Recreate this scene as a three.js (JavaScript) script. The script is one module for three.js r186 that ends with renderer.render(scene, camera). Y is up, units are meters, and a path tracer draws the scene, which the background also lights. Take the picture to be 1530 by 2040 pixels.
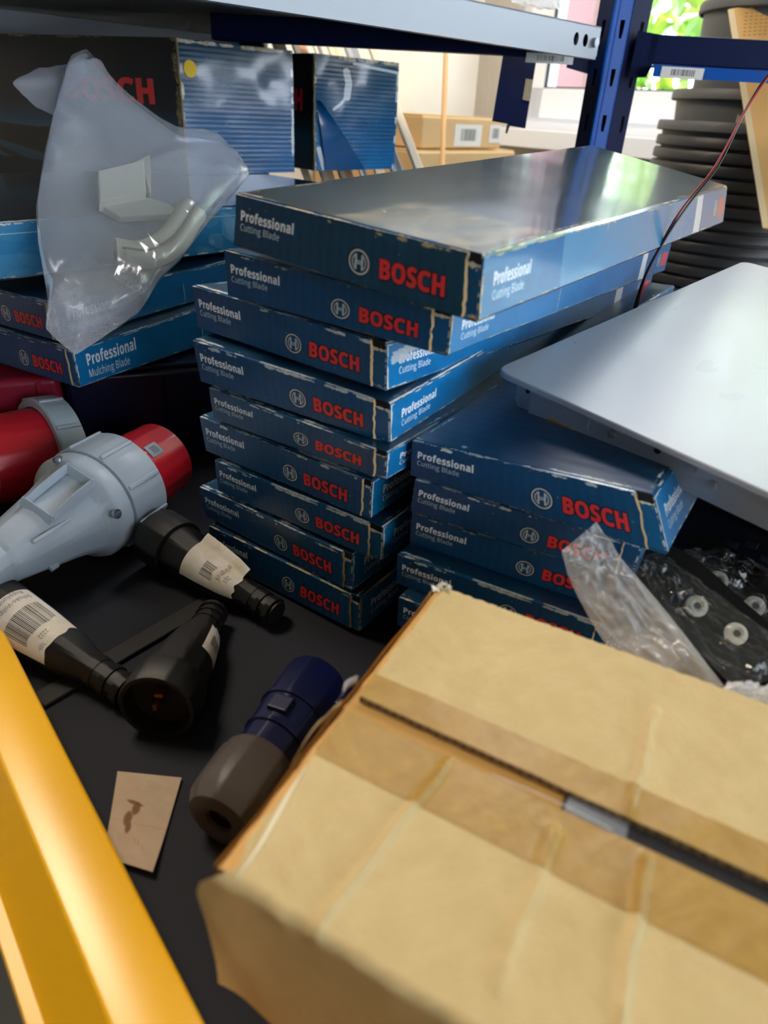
import * as THREE from 'three';
import { mergeGeometries, toCreasedNormals } from 'three/addons/utils/BufferGeometryUtils.js';
import { RoundedBoxGeometry } from 'three/addons/geometries/RoundedBoxGeometry.js';
import { RectAreaLightUniformsLib } from 'three/addons/lights/RectAreaLightUniformsLib.js';

// ------------------------------------------------------------------ camera, sky, sun, lamps, exposure
const scene = new THREE.Scene();
const camera = new THREE.PerspectiveCamera(75.1560, 0.75, 0.02, 60);
camera.position.set(...[0, 0.3636, 0]);
camera.rotation.set(...[-0.5474, 0, 0.0569], 'XYZ');
camera.focus = 0.60; camera.userData.fStop = 6.5;
scene.add(camera);
const renderer = new THREE.WebGLRenderer();
renderer.toneMapping = THREE.LinearToneMapping;
renderer.toneMappingExposure = 1.35;
renderer.shadowMap.enabled = true;
scene.background = new THREE.Color().setRGB(0.86, 0.95, 1.08);
scene.backgroundIntensity = 6.5;
RectAreaLightUniformsLib.init();
// The room and the rack stand at 44 degrees to the camera: s runs along the rack front, t into its depth.
const TURN = THREE.MathUtils.degToRad(-44), AX = new THREE.Vector3(Math.cos(-TURN), 0, Math.sin(-TURN)), DX = new THREE.Vector3(Math.sin(-TURN), 0, -Math.cos(-TURN));
const R = (s, y, t) => new THREE.Vector3(0, y, 0).addScaledVector(AX, s).addScaledVector(DX, t);
const sun = new THREE.DirectionalLight(0xfff2dc, 9);
sun.position.copy(R(1.5, 9, -6)); sun.target.position.copy(R(-1, 0, 5)); sun.castShadow = true;
Object.assign(sun.shadow.camera, { left: -8, right: 8, top: 8, bottom: -8, near: 0.5, far: 25 }); sun.shadow.mapSize.set(2048, 2048);
scene.add(sun, sun.target);

// ------------------------------------------------------------------ helpers
const V = (x, y, z) => new THREE.Vector3(x, y, z), P3 = (a) => new THREE.Vector3(...a);
function rand(seed) { let a = seed >>> 0; return () => { a = (a + 0x6D2B79F5) | 0; let t = Math.imul(a ^ (a >>> 15), 1 | a); t = (t + Math.imul(t ^ (t >>> 7), 61 | t)) ^ t; return ((t ^ (t >>> 14)) >>> 0) / 4294967296; }; }
function hash3(x, y, z) { let h = Math.imul(x, 374761393) ^ Math.imul(y, 668265263) ^ Math.imul(z, 2147483647 ^ 0x5bd1e995); h = Math.imul(h ^ (h >>> 13), 1274126177); return ((h ^ (h >>> 16)) >>> 0) / 4294967296; }
const sm = (t) => t * t * (3 - 2 * t), mix = (a, b, t) => a + (b - a) * t, clamp = (x, a, b) => Math.min(b, Math.max(a, x));
function noise(x, y = 0, z = 0) {
  const X = Math.floor(x), Y = Math.floor(y), Z = Math.floor(z), u = sm(x - X), v = sm(y - Y), w = sm(z - Z);
  const g = (i, j, k) => hash3(X + i, Y + j, Z + k);
  return mix(mix(mix(g(0, 0, 0), g(1, 0, 0), u), mix(g(0, 1, 0), g(1, 1, 0), u), v), mix(mix(g(0, 0, 1), g(1, 0, 1), u), mix(g(0, 1, 1), g(1, 1, 1), u), v), w) * 2 - 1;
}
const fbm = (x, y, z = 0, n = 4) => { let s = 0, a = 0.5; for (let i = 0; i < n; i++) { s += a * noise(x, y, z); x *= 2.03; y *= 2.03; z *= 2.03; a *= 0.5; } return s; };
const taken = {};
function numbered(name) { const n = taken[name] = (taken[name] ?? -1) + 1; return n ? name + '_' + String(n).padStart(3, '0') : name; }
function shade(o) { o.traverse((m) => { if (m.isMesh) { m.castShadow = true; m.receiveShadow = true; } }); return o; }
function tag(o, label, category, group) { o.userData = { label, category }; if (group) o.userData.group = group; return o; }
function thing(name, label, category, pos = [0, 0, 0], turn = 0, group) {
  const o = new THREE.Group(); o.name = numbered(name); scene.add(o);
  if (pos.isVector3) o.position.copy(pos); else o.position.set(...pos);
  o.rotation.y = turn; return tag(o, label, category, group);
}
function basis(o, origin, ex, ey) {                       // a frame with x along ex and y as near ey as can be
  const x = ex.clone().normalize(), z = new THREE.Vector3().crossVectors(x, ey).normalize(), y = new THREE.Vector3().crossVectors(z, x);
  o.quaternion.setFromRotationMatrix(new THREE.Matrix4().makeBasis(x, y, z)); o.position.copy(origin); return o;
}
function axis(o, a, b) { o.position.copy(a); o.quaternion.setFromUnitVectors(V(0, 1, 0), b.clone().sub(a).normalize()); return o; }
function flat(g) { const h = g.index ? g.toNonIndexed() : g; for (const k of Object.keys(h.attributes)) if (!['position', 'normal', 'uv'].includes(k)) h.deleteAttribute(k); if (!h.attributes.uv) h.setAttribute('uv', new THREE.BufferAttribute(new Float32Array(h.attributes.position.count * 2), 2)); return h; }
const join = (...gs) => mergeGeometries(gs.flat().map(flat));
function part(name, geom, mat, parent, label) {
  const m = new THREE.Mesh(Array.isArray(geom) ? join(geom) : geom, mat); m.name = name; m.castShadow = m.receiveShadow = true;
  if (label) m.userData.label = label; parent.add(m); return m;
}
function solo(name, geom, mat, label, category, group) { const m = part(numbered(name), geom, mat, scene); return tag(m, label, category, group); }
function struct(name, geom, mat, parent = scene) { const m = part(name, geom, mat, parent); if (parent === scene) m.userData.kind = 'structure'; return m; }
const box = (w, h, d, x = 0, y = 0, z = 0, r = 0) => (r ? new RoundedBoxGeometry(w, h, d, 2, Math.min(r, w / 2.01, h / 2.01, d / 2.01)) : new THREE.BoxGeometry(w, h, d)).translate(x, y, z);
const cyl = (r0, r1, h, n = 32) => new THREE.CylinderGeometry(r0, r1, h, n);
const lathe = (pts, n = 48) => toCreasedNormals(new THREE.LatheGeometry(pts.map(([r, y]) => new THREE.Vector2(r, y)), n), 0.6);
const poly = (pts) => { const s = new THREE.Shape(); pts.forEach(([x, y], i) => (i ? s.lineTo(x, y) : s.moveTo(x, y))); s.closePath(); return s; };
const slab = (pts, depth, bevel = 0) => new THREE.ExtrudeGeometry(poly(pts), bevel ? { depth: depth - 2 * bevel, bevelEnabled: true, bevelSize: bevel, bevelThickness: bevel, bevelSegments: 2, bevelOffset: -bevel, curveSegments: 10 } : { depth, bevelEnabled: false });
const tube = (pts, r, n = 80, k = 8) => new THREE.TubeGeometry(new THREE.CatmullRomCurve3(pts), n, r, k);
function canvas(w, h, draw) { const c = document.createElement('canvas'); c.width = w; c.height = h; draw(c.getContext('2d'), w, h); return c; }
function tex(c, srgb = true, repeat) { const t = new THREE.CanvasTexture(c); t.colorSpace = srgb ? THREE.SRGBColorSpace : THREE.NoColorSpace; t.magFilter = THREE.LinearFilter; if (repeat) { t.wrapS = t.wrapT = THREE.RepeatWrapping; t.repeat.set(...repeat); } return t; }
function fieldTex(n, f, srgb = false, repeat) {          // a square texture from f(u, v) -> value or [r, g, b] in 0..1
  const d = new Uint8Array(n * n * 4);
  for (let j = 0; j < n; j++) for (let i = 0; i < n; i++) { const c = f(i / n, j / n), k = (j * n + i) * 4; for (let q = 0; q < 3; q++) d[k + q] = clamp((c.length ? c[q] : c) * 255, 0, 255); d[k + 3] = 255; }
  const t = new THREE.DataTexture(d, n, n); t.magFilter = THREE.LinearFilter; t.minFilter = THREE.LinearFilter; t.colorSpace = srgb ? THREE.SRGBColorSpace : THREE.NoColorSpace; t.wrapS = t.wrapT = THREE.RepeatWrapping; if (repeat) t.repeat.set(...repeat); t.needsUpdate = true; return t;
}
const tileNoise = (u, v, f, seed) => { const a = u * 6.28318, b = v * 6.28318; return fbm(Math.cos(a) * f + seed, Math.sin(a) * f + Math.cos(b) * f, Math.sin(b) * f + seed, 3); };
const mat = (color, roughness = 0.6, o = {}) => new THREE.MeshStandardMaterial({ color, roughness, side: THREE.DoubleSide, ...o });
const phys = (o) => new THREE.MeshPhysicalMaterial({ side: THREE.DoubleSide, ...o });
// a grid of points p(u, v) turned into a smooth sheet
function sheet(nu, nv, p, uv) {
  const pos = [], t = [], idx = [];
  for (let j = 0; j <= nv; j++) for (let i = 0; i <= nu; i++) { const u = i / nu, v = j / nv, q = p(u, v); pos.push(q.x, q.y, q.z); const w = uv ? uv(u, v) : [u, v]; t.push(w[0], w[1]); }
  for (let j = 0; j < nv; j++) for (let i = 0; i < nu; i++) { const a = j * (nu + 1) + i, b = a + 1, c = a + nu + 1, d = c + 1; idx.push(a, b, d, a, d, c); }
  const g = new THREE.BufferGeometry(); g.setAttribute('position', new THREE.Float32BufferAttribute(pos, 3)); g.setAttribute('uv', new THREE.Float32BufferAttribute(t, 2)); g.setIndex(idx); g.computeVertexNormals(); return g;
}

// ------------------------------------------------------------------ the room
const plasterBump = fieldTex(256, (u, v) => 0.5 + 0.5 * tileNoise(u, v, 9, 3));
const M = {
  wall: mat(0xe3dbc9, 0.9, { bumpMap: plasterBump, bumpScale: 0.004 }), wallBacklit: mat(0xb6aea0, 0.9, { bumpMap: plasterBump, bumpScale: 0.004 }), ceiling: mat(0x96938c, 0.9), wallDim: mat(0x8a857b, 0.9), floor: mat(0x6a6358, 0.7),
  frame: mat(0xeef0f2, 0.35), glass: phys({ color: 0xffffff, roughness: 0, transmission: 1, thickness: 0, ior: 1.45 }),
  gasket: mat(0x2a2c2e, 0.7), lawn: mat(0x4c6e22, 0.95), pink: mat(0xa07880, 0.9),
};
const FL = -0.86, CE = 1.95, TW = 2.4, SL = -1.95, SR = 3.4, TB = -1.25;      // floor, ceiling, window wall, left wall, right wall, wall behind
const roomBox = (s0, s1, y0, y1, t0, t1) => { const g = new THREE.BoxGeometry(s1 - s0, y1 - y0, t1 - t0), c = R((s0 + s1) / 2, (y0 + y1) / 2, (t0 + t1) / 2); return g.rotateY(TURN).translate(c.x, c.y, c.z); };
struct('floor', roomBox(SL - 0.3, SR + 0.3, FL - 0.2, FL, TB - 0.3, TW + 0.3), M.floor);
struct('ceiling', roomBox(SL - 0.3, SR + 0.3, CE, CE + 0.2, TB - 0.3, TW + 0.3), M.ceiling);  // out of view, kept dark to cut bounced light
const W1 = [-1.79, 2.9, 0.315, 1.7], W2 = [-0.9, 2.0, -0.25, 1.75];
struct('wall_back', [roomBox(SL - 0.3, W1[0], FL, CE, TW, TW + 0.28), roomBox(W1[1], SR + 0.3, FL, CE, TW, TW + 0.28), roomBox(W1[0], W1[1], FL, W1[2], TW, TW + 0.28), roomBox(W1[0], W1[1], W1[3], CE, TW, TW + 0.28)], M.wallBacklit);  // grey tone holds the backlit shade of this wall
struct('wall_left', roomBox(SL - 0.3, SL, FL, CE, TB, TW), M.wall);
struct('wall_right', [roomBox(SR, SR + 0.28, FL, CE, TB, W2[0]), roomBox(SR, SR + 0.28, FL, CE, W2[1], TW), roomBox(SR, SR + 0.28, FL, W2[2], W2[0], W2[1]), roomBox(SR, SR + 0.28, W2[3], CE, W2[0], W2[1])], M.wallDim);  // unseen wall, dimmed so that less light bounces off it
struct('unseen_wall_front', roomBox(SL - 0.3, SR + 0.3, FL, CE, TB - 0.3, TB), mat(0x3f3d3b, 0.9));  // unseen, set close and dark to hold back aisle light
{ // the white window behind the rack: outer frame, three sashes with panes, sill; unseen right end extended to light carton sides
  const w = new THREE.Group(); w.name = 'window_1'; w.userData.kind = 'structure'; scene.add(w);
  const [s0, s1, y0, y1] = W1, t0 = TW + 0.03, t1 = TW + 0.10;
  part('window_frame', [roomBox(s0, s1, y0, y0 + 0.05, t0, t1), roomBox(s0, s1, y1 - 0.05, y1, t0, t1), roomBox(s0, s0 + 0.05, y0, y1, t0, t1), roomBox(s1 - 0.05, s1, y0, y1, t0, t1), ...[-0.9, 0, 0.95, 1.9].map((s) => roomBox(s - 0.03, s + 0.03, y0, y1, t0, t1))], M.frame, w);
  for (const [a, b] of [[s0 + 0.05, -0.93], [-0.87, -0.03], [0.03, 0.92], [0.98, 1.87], [1.93, s1 - 0.05]]) {
    const q = 0.092, c0 = y0 + 0.04, c1 = y1 - 0.04, u0 = t0 - 0.02, u1 = t1 - 0.01;
    const sash = part('window_sash', [roomBox(a, b, c0, c0 + q, u0, u1), roomBox(a, b, c1 - q, c1, u0, u1), roomBox(a, a + q, c0, c1, u0, u1), roomBox(b - q, b, c0, c1, u0, u1)], M.frame, w);
    part('pane', roomBox(a + q, b - q, c0 + q, c1 - q, t0 + 0.02, t0 + 0.024), M.glass, sash);
    part('gasket', [roomBox(a + q, b - q, c0 + q, c0 + q + 0.005, u0 + 0.004, u0 + 0.02), roomBox(a + q, a + q + 0.005, c0 + q, c1 - q, u0 + 0.004, u0 + 0.02), roomBox(b - q - 0.005, b - q, c0 + q, c1 - q, u0 + 0.004, u0 + 0.02)], M.gasket, sash);
  }
  part('window_sill', roomBox(s0 - 0.03, s1 + 0.03, y0 - 0.055, y0, TW - 0.10, TW + 0.07), M.frame, w);
}
{ const w = new THREE.Group(); w.name = 'unseen_window_2'; w.userData.kind = 'structure'; scene.add(w);  // unseen window, placed to light the right-facing box sides
  const [t0, t1, y0, y1] = W2, a = SR + 0.08, b = SR + 0.15;
  part('window_frame', [roomBox(a, b, y0, y0 + 0.06, t0, t1), roomBox(a, b, y1 - 0.06, y1, t0, t1), ...[t0, 0.07, 1.03, t1 - 0.06].map((t) => roomBox(a, b, y0, y1, t, t + 0.06))], M.frame, w);
  for (const [p, q] of [[t0 + 0.06, 0.07], [0.13, 1.03], [1.09, t1 - 0.06]]) part('pane', roomBox(a + 0.03, a + 0.034, y0 + 0.06, y1 - 0.06, p, q), M.glass, w);
}
{ // unseen ceiling lamps, the second a fill: panels with a light under each
  const glow = new THREE.MeshStandardMaterial({ color: 0xffffff, emissive: 0xffe2b8, emissiveIntensity: 2.0 });
  for (const [s, t, k, tint, lab] of [[-1.45, 0.02, 4.6, 0xffeed8, 'unseen warm ceiling panel lamp over the left bay, lighting carton and beam'], [-0.9, 1.85, 3.4, 0xf6f4ff, 'added white ceiling panel lamp out of view, brightening the window frame and wall']]) {
    const L = thing('unseen_ceiling_lamp', lab, 'unseen ceiling lamp', R(s, CE, t), TURN);
    part('lamp_housing', box(0.64, 0.05, 0.64, 0, -0.025, 0, 0.008), M.frame, L); part('lamp_diffuser', box(0.6, 0.006, 0.6, 0, -0.053, 0), glow, L);
    const l = new THREE.RectAreaLight(tint, 5 * k, 0.6, 0.6); l.position.copy(R(s, CE - 0.062, t)); l.lookAt(R(s, -2, t)); scene.add(l);
  }
}
// outside: lawn, a pink rendered pier of the house, hedge
struct('ground', roomBox(-14, 16, FL - 0.6, FL - 0.4, -12, 18), M.lawn);
solo('pink_pillar', roomBox(-2.75, -2.04, FL - 0.4, 2.6, 3.3, 3.6), M.pink, 'pink rendered pier seen outside through the window pane', 'pillar');
{ const rg = rand(11), leaf = new THREE.BufferGeometry(); leaf.setAttribute('position', new THREE.Float32BufferAttribute([0, 0, 0, 0.35, 0.45, 0.06, 0, 1, 0, 0, 0, 0, 0, 1, 0, -0.35, 0.45, 0.06, 0, 0.5, -0.05, 0, 1, 0, 0.35, 0.45, 0.06], 3)); leaf.computeVertexNormals();
  const lm = phys({ color: 0xffffff, roughness: 0.6, transmission: 0.35, thickness: 0 }), n = 5200, im = new THREE.InstancedMesh(leaf, lm, n), o = new THREE.Object3D(), c = new THREE.Color();
  for (let i = 0; i < n; i++) {
    const s = mix(-3.3, 1.6, rg()), y = mix(FL - 0.3, 3.2, Math.pow(rg(), 0.85)), d = 4.1 + 0.9 * fbm(s * 1.3, y * 1.3, 4) + rg() * 0.35;
    o.position.copy(R(s, y, d)); o.rotation.set(rg() * 3.1, rg() * 6.28, rg() * 3.1); o.scale.setScalar(mix(0.10, 0.20, rg())); o.updateMatrix(); im.setMatrixAt(i, o.matrix);
    im.setColorAt(i, c.setHSL(mix(0.19, 0.29, rg()), 0.85, mix(0.20, 0.36, rg())));
  }
  im.name = 'hedge'; im.castShadow = im.receiveShadow = true; tag(im, 'bright sunlit green hedge outside behind the window panes', 'hedge'); im.userData.kind = 'stuff'; scene.add(im);
}

// ------------------------------------------------------------------ the rack
const galvBump = fieldTex(256, (u, v) => 0.5 + 0.5 * tileNoise(u, v, 5, 8));
const galvRough = fieldTex(256, (u, v) => [0, 0.52 + 0.35 * tileNoise(u, v, 4, 21), 0]);
M.shelfBoard = phys({ color: 0x26282f, roughness: 0.75, specularIntensity: 0.35, bumpMap: fieldTex(256, (u, v) => 0.5 + 0.5 * tileNoise(u, v, 14, 5), false, [6, 6]), bumpScale: 0.0002 });
M.silver = mat(0x9fa4ab, 0.5, { metalness: 0.45, bumpMap: galvBump, bumpScale: 0.0001 }); M.blue = phys({ color: 0x0052ae, roughness: 0.34, specularIntensity: 0.4 }); M.navy = phys({ color: 0x03143e, roughness: 0.45, specularIntensity: 0.3 }); M.hole = mat(0x08090b, 0.9);  // navy is the blue rack paint with shade put into its colour
M.yellow = phys({ color: 0xffc012, roughness: 0.34, clearcoat: 0.4, clearcoatRoughness: 0.3 });
const shelfTop = solo('shelf_board', roomBox(-1.75, 0.95, -0.028, 0, 0.046, 1.08), M.shelfBoard, 'dark grey shelf board carrying the stacked boxes and plugs', 'shelf');
{ // support beams under the board so that it stands on the rack
  const b = thing('storage_rack', 'plain blue rack frame carrying the dark grey shelf board', 'rack', R(0, FL, 0));
  for (const [s, t] of [[0.92, 0.09], [0.92, 1.04], [-1.72, 0.09], [-1.72, 1.04]]) part('upright', roomBox(s - 0.03, s + 0.03, FL, -0.03, t - 0.03, t + 0.03).translate(...R(0, FL, 0).negate().toArray()), M.navy, b);
  part('side_rail', [roomBox(-1.7, 0.9, -0.08, -0.029, 0.06, 0.10), roomBox(-1.7, 0.9, -0.08, -0.029, 1.02, 1.06)].map((g) => g.translate(...R(0, FL, 0).negate().toArray())), M.navy, b);
}
// yellow front beam of the rack: a stepped channel seen from above, running past the camera on the left
{ const a = P3([-0.2741, 0.03, -0.363]), b = P3([-0.0627, 0.03, -0.1251]), d = b.clone().sub(a).normalize(), o = thing('rack_beam', 'bright yellow steel beam along the shelf front in the lower left corner', 'beam');
  const out = V(-d.z, 0, d.x).normalize(); if (out.x > 0) out.negate();                      // away from the shelf
  basis(o, a.clone().addScaledVector(d, 0.12), d.clone(), V(0, 1, 0));
  const flip = new THREE.Vector3(0, 0, 1).applyQuaternion(o.quaternion).dot(out) > 0 ? 1 : -1;
  const prof = (pts) => { const g = new THREE.ExtrudeGeometry(poly(pts), { depth: 1.5, bevelEnabled: false, steps: 1 }); g.rotateY(Math.PI / 2); g.scale(1, 1, 1); return toCreasedNormals(g.translate(-1.1, 0, 0), 0.5); };
  // profile in (across, up): rotateY(90) sends x to -z, so across is negated where needed
  const k = -flip, w = 0.0325, r = 0.003;
  const arc = (cx, cy, r, a0, a1) => Array.from({ length: 6 }, (_, i) => { const q = mix(a0, a1, i / 5); return [cx + r * Math.cos(q), cy + r * Math.sin(q)]; });
  const top = [[0.0, -0.028], ...arc(r, -r, r, Math.PI, Math.PI / 2), ...arc(w - r, -r, r, Math.PI / 2, 0.25), [0.052, -0.028], [0.0535, -0.030], [0.0595, -0.0305], [0.0605, -0.032], [0.0605, -0.062], [0.052, -0.062], [0.050, -0.034], [w - 0.004, -0.022]];
  part('beam_profile', prof(top.map(([x, y]) => [x * k, y])), M.yellow, o);
  part('scuff', box(0.016, 0.0004, 0.03, 0.30, 0.0001, flip * 0.014), mat(0xd9b335, 0.7), o);
}
// upper shelf of the next bay: folded silver panel, seen edge on and from below
{ const PB = P3([0.2792, 0.4381, -1.2165]), PT = P3([0.2766, 0.478, -1.2408]), Q = P3([-0.1545, 0.4388, -0.7908]), d = Q.clone().sub(PB); d.y = 0; d.normalize();
  const o = thing('upper_shelf', 'silver galvanised shelf panel with folded lip across the top of the picture', 'shelf'); basis(o, PB, d, V(0, 1, 0));
  const inn = new THREE.Vector3(0, 0, 1).applyQuaternion(o.quaternion).dot(AX) > 0 ? -1 : 1, H = PT.y - PB.y, len = 1.3, w = 0.86;
  const lip = poly([[0, 0.004], [0.006, 0], [len, 0], [len, H], [0, H]]);
  for (const x of [0.036, 0.060]) { const h = new THREE.Path(); h.absellipse(x, H * 0.52, 0.0062, 0.0078, 0, Math.PI * 2, true, 0); lip.holes.push(h); }
  part('front_lip', new THREE.ExtrudeGeometry(lip, { depth: 0.0015, bevelEnabled: false, curveSegments: 20 }), M.silver, o);
  part('lip_return', box(len, 0.0016, 0.012, len / 2, 0.0008, inn * 0.007), M.silver, o);
  part('shelf_panel', box(len, 0.002, w, len / 2, H - 0.001, inn * w / 2), M.silver, o);
  const far = poly([[0, 0], [len, 0], [len, H], [0, H]]); for (const x of [0.02, 0.034]) { const h = new THREE.Path(); h.absellipse(x, H * 0.5, 0.005, 0.006, 0, Math.PI * 2, true, 0); far.holes.push(h); }
  part('rear_lip', new THREE.ExtrudeGeometry(far, { depth: 0.0016, bevelEnabled: false }).translate(0, 0, inn * w), M.silver, o);
  part('hole_backing', box(0.10, H * 0.9, 0.002, 0.05, H * 0.5, inn * 0.008), M.navy, o);  // added plate that keeps the lip holes dark
  part('lip_bolt', [cyl(0.006, 0.006, 0.006, 18).rotateX(Math.PI / 2).translate(0.014, H * 0.5, -inn * 0.003)], mat(0x9aa0a8, 0.35, { metalness: 0.9 }), o);
}
// slotted plate: a flat strip w wide and h high with keyhole slots
function slotted(w, h, th, xs, step, first) {
  const s = poly([[-w / 2, 0], [w / 2, 0], [w / 2, h], [-w / 2, h]]);
  for (const x of xs) for (let y = first; y < h - 0.04; y += step) { const p = new THREE.Path(); p.moveTo(x - 0.0035, y); p.lineTo(x - 0.0022, y - 0.013); p.lineTo(x + 0.0022, y - 0.013); p.lineTo(x + 0.0035, y); p.lineTo(x + 0.0035, y + 0.01); p.lineTo(x - 0.0035, y + 0.01); p.closePath(); s.holes.push(p); }
  return new THREE.ExtrudeGeometry(s, { depth: th, bevelEnabled: false });
}
{ const base = P3([0.303, 0.4537, -1.2611]); const o = thing('rack_post', 'blue slotted steel rack post behind the stack top', 'rack post', [base.x, FL, base.z]);
  const H = 1.9;
  const strip = (x0, z0, x1, z1, m, slots, name) => { const w = Math.hypot(x1 - x0, z1 - z0); const g = slotted(w, H, 0.0018, slots, 0.062, 0.04).rotateY(-Math.atan2(z1 - z0, x1 - x0)).translate((x0 + x1) / 2, 0, (z0 + z1) / 2); part(name, g, m, o); };
  strip(-0.016, -0.024, -0.0015, 0.004, M.navy, [0.002], 'left_flange');
  part('fold', [cyl(0.0028, 0.0028, H, 12).translate(0.0005, H / 2, 0.0045), cyl(0.0022, 0.0022, H, 12).translate(0.0075, H / 2, 0.0035)], M.blue, o);
  strip(0.002, 0.004, 0.026, 0.0, M.blue, [0.002], 'centre_face');
  part('fold', cyl(0.0016, 0.0016, H, 10).translate(0.027, H / 2, 0.0), M.blue, o);
  strip(0.028, 0.0, 0.060, -0.018, M.navy, [0.006], 'right_flange'); part('slot_backing', box(0.052, H, 0.002, 0, H / 2, -0.009).rotateY(0.36).translate(0.034, 0, -0.006), M.hole, o);  // dark backing added so that no light shows through the slots
  part('slot_backing', box(0.03, H, 0.002, 0.0, H / 2, -0.032), M.navy, o);
}
const barcode = (w, h, seed, lines = []) => tex(canvas(w, h, (g) => { g.fillStyle = '#e9e7e3'; g.fillRect(0, 0, w, h); const q = rand(seed); g.fillStyle = '#26262a'; let x = w * 0.24; while (x < w * 0.8) { const b = 2 + Math.floor(q() * 3) * (w / 130); g.fillRect(x, h * 0.2, b, h * 0.55); x += b + 2 + q() * (w / 45); } g.font = `${Math.round(h * 0.17)}px sans-serif`; lines.forEach(([t, X, Y]) => g.fillText(t, X * w, Y * h)); }));
// back beams of the rack, with price strips
function backBeam(label, a, b, h, dropTab, seed, at) {
  const o = thing('rack_beam', label, 'beam'); basis(o, a, b.clone().sub(a), V(0, 1, 0)); const L = a.distanceTo(b) * 2.6;
  part('beam_face', box(L, h, 0.03, L / 2, h / 2, -0.015, 0.002), M.navy, o);
  part('lower_flange', box(L - 0.02, 0.003, 0.034, L / 2, -0.004, 0.012), M.blue, o);
  part('flange_lip', box(L - 0.02, 0.014, 0.002, L / 2, -0.011, 0.029), M.blue, o);
  part('connector_plate', slab(dropTab, 0.004).translate(0, 0, -0.004), M.navy, o);
  part('price_strip', box(0.062, 0.0145, 0.0006, at, -0.0115, 0.0306), new THREE.MeshStandardMaterial({ map: barcode(256, 64, seed), roughness: 0.5 }), o, 'white barcode strip');
  return o;
}
backBeam('blue rack beam right of the slotted post with a barcode strip', P3([0.3639, 0.4394, -1.2524]), P3([0.6669, 0.437, -1.2158]), 0.037, [[-0.02, -0.02], [0.006, -0.018], [0.012, 0.0], [0.012, 0.037], [-0.02, 0.04]], 31, 0.052);
{ const a = P3([0.2813, 0.4419, -1.2774]), b = P3([-0.3092, 0.4386, -1.2519]);
  const o = thing('rack_beam', 'dark blue rack beam left of the post below the silver shelf', 'beam'); basis(o, b, a.clone().sub(b), V(0, 1, 0)); const L = a.distanceTo(b);
  part('beam_face', box(L, 0.034, 0.03, L / 2, 0.017, -0.02, 0.002), M.navy, o);
  part('connector_plate', slab([[L - 0.03, -0.012], [L + 0.012, -0.16], [L + 0.022, -0.16], [L + 0.022, 0.04], [L - 0.03, 0.034]].map(([x, y]) => [x, Math.max(y, -0.02)]), 0.004).translate(0, 0, -0.012), M.navy, o);
  part('price_strip', box(0.075, 0.013, 0.0006, L - 0.062, -0.002, 0.0026), new THREE.MeshStandardMaterial({ map: barcode(256, 64, 37), roughness: 0.5 }), o, 'white barcode strip');
}
{ // short bracket hanging from the beam in front of the window
  const o = thing('hanging_bracket', 'short dark blue bracket hanging below the beam before the window', 'bracket'); const a = P3([0.1838, 0.4509, -1.3648]), b = P3([0.1712, 0.3484, -1.3023]);
  axis(o, b, a); const L = a.distanceTo(b);
  part('bracket_plate', [box(0.030, L, 0.003, -0.012, L / 2, 0), box(0.003, L, 0.03, 0.003, L / 2, -0.014), box(0.027, L, 0.003, 0.017, L / 2, -0.004)], M.navy, o);
  part('tape_scrap', box(0.012, 0.036, 0.001, 0.024, L * 0.52, -0.002), mat(0xb09a78, 0.7), o, 'torn tan tape scrap');
}

// ------------------------------------------------------------------ things behind the rack
M.carton = mat(0xcaa877, 0.85, { bumpMap: plasterBump, bumpScale: 0.0008 });
function carton(label, s0, s1, y0, y1, t0, t1, lab) {
  const c = R((s0 + s1) / 2, y0, (t0 + t1) / 2), o = thing('cardboard_carton', label, 'box', c, TURN), w = s1 - s0, h = y1 - y0, d = t1 - t0;
  part('carton_body', box(w, h, d, 0, h / 2, 0, 0.006), M.carton, o); part('top_flap', box(w - 0.01, 0.004, d / 2 - 0.004, 0, h + 0.001, d / 4), M.carton, o); part('top_flap', box(w - 0.01, 0.004, d / 2 - 0.004, 0, h + 0.001, -d / 4), M.carton, o);
  for (const l of lab ?? []) part('label', box(0.001, l[3], l[2], w / 2 + 0.0006, l[1], l[0]), new THREE.MeshStandardMaterial({ color: 0xe9e8e6, map: barcode(200, 120, 5, [['', 0, 0]]), roughness: 0.6 }), o, 'white address label');
  return o;
}
carton('long tan carton with a white label lying under the window', -1.93, -1.50, 0.262, 0.345, 1.62, 2.0, [[-0.02, 0.036, 0.13, 0.058], [-0.155, 0.042, 0.06, 0.05]]);
carton('wide pale carton under the labelled long carton by the window', -1.94, -1.48, 0.03, 0.256, 1.58, 2.06, null);
carton('tall plain carton standing on the floor below the window boxes', -1.94, -1.46, FL, 0.024, 1.55, 2.1, null);
{ const a = P3([0.0933, 0.5131, -2.1406]), b = P3([0.1021, 0.1393, -1.8776]); const o = thing('wooden_rod', 'thin round wooden rod standing upright behind the beam', 'rod'); axis(o, b, a); const L = a.distanceTo(b); part('rod', lathe([[0, -0.9], [0.0065, -0.9], [0.0065, L + 0.12], [0, L + 0.125]], 20), mat(0xd2a468, 0.6), o); }
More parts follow.
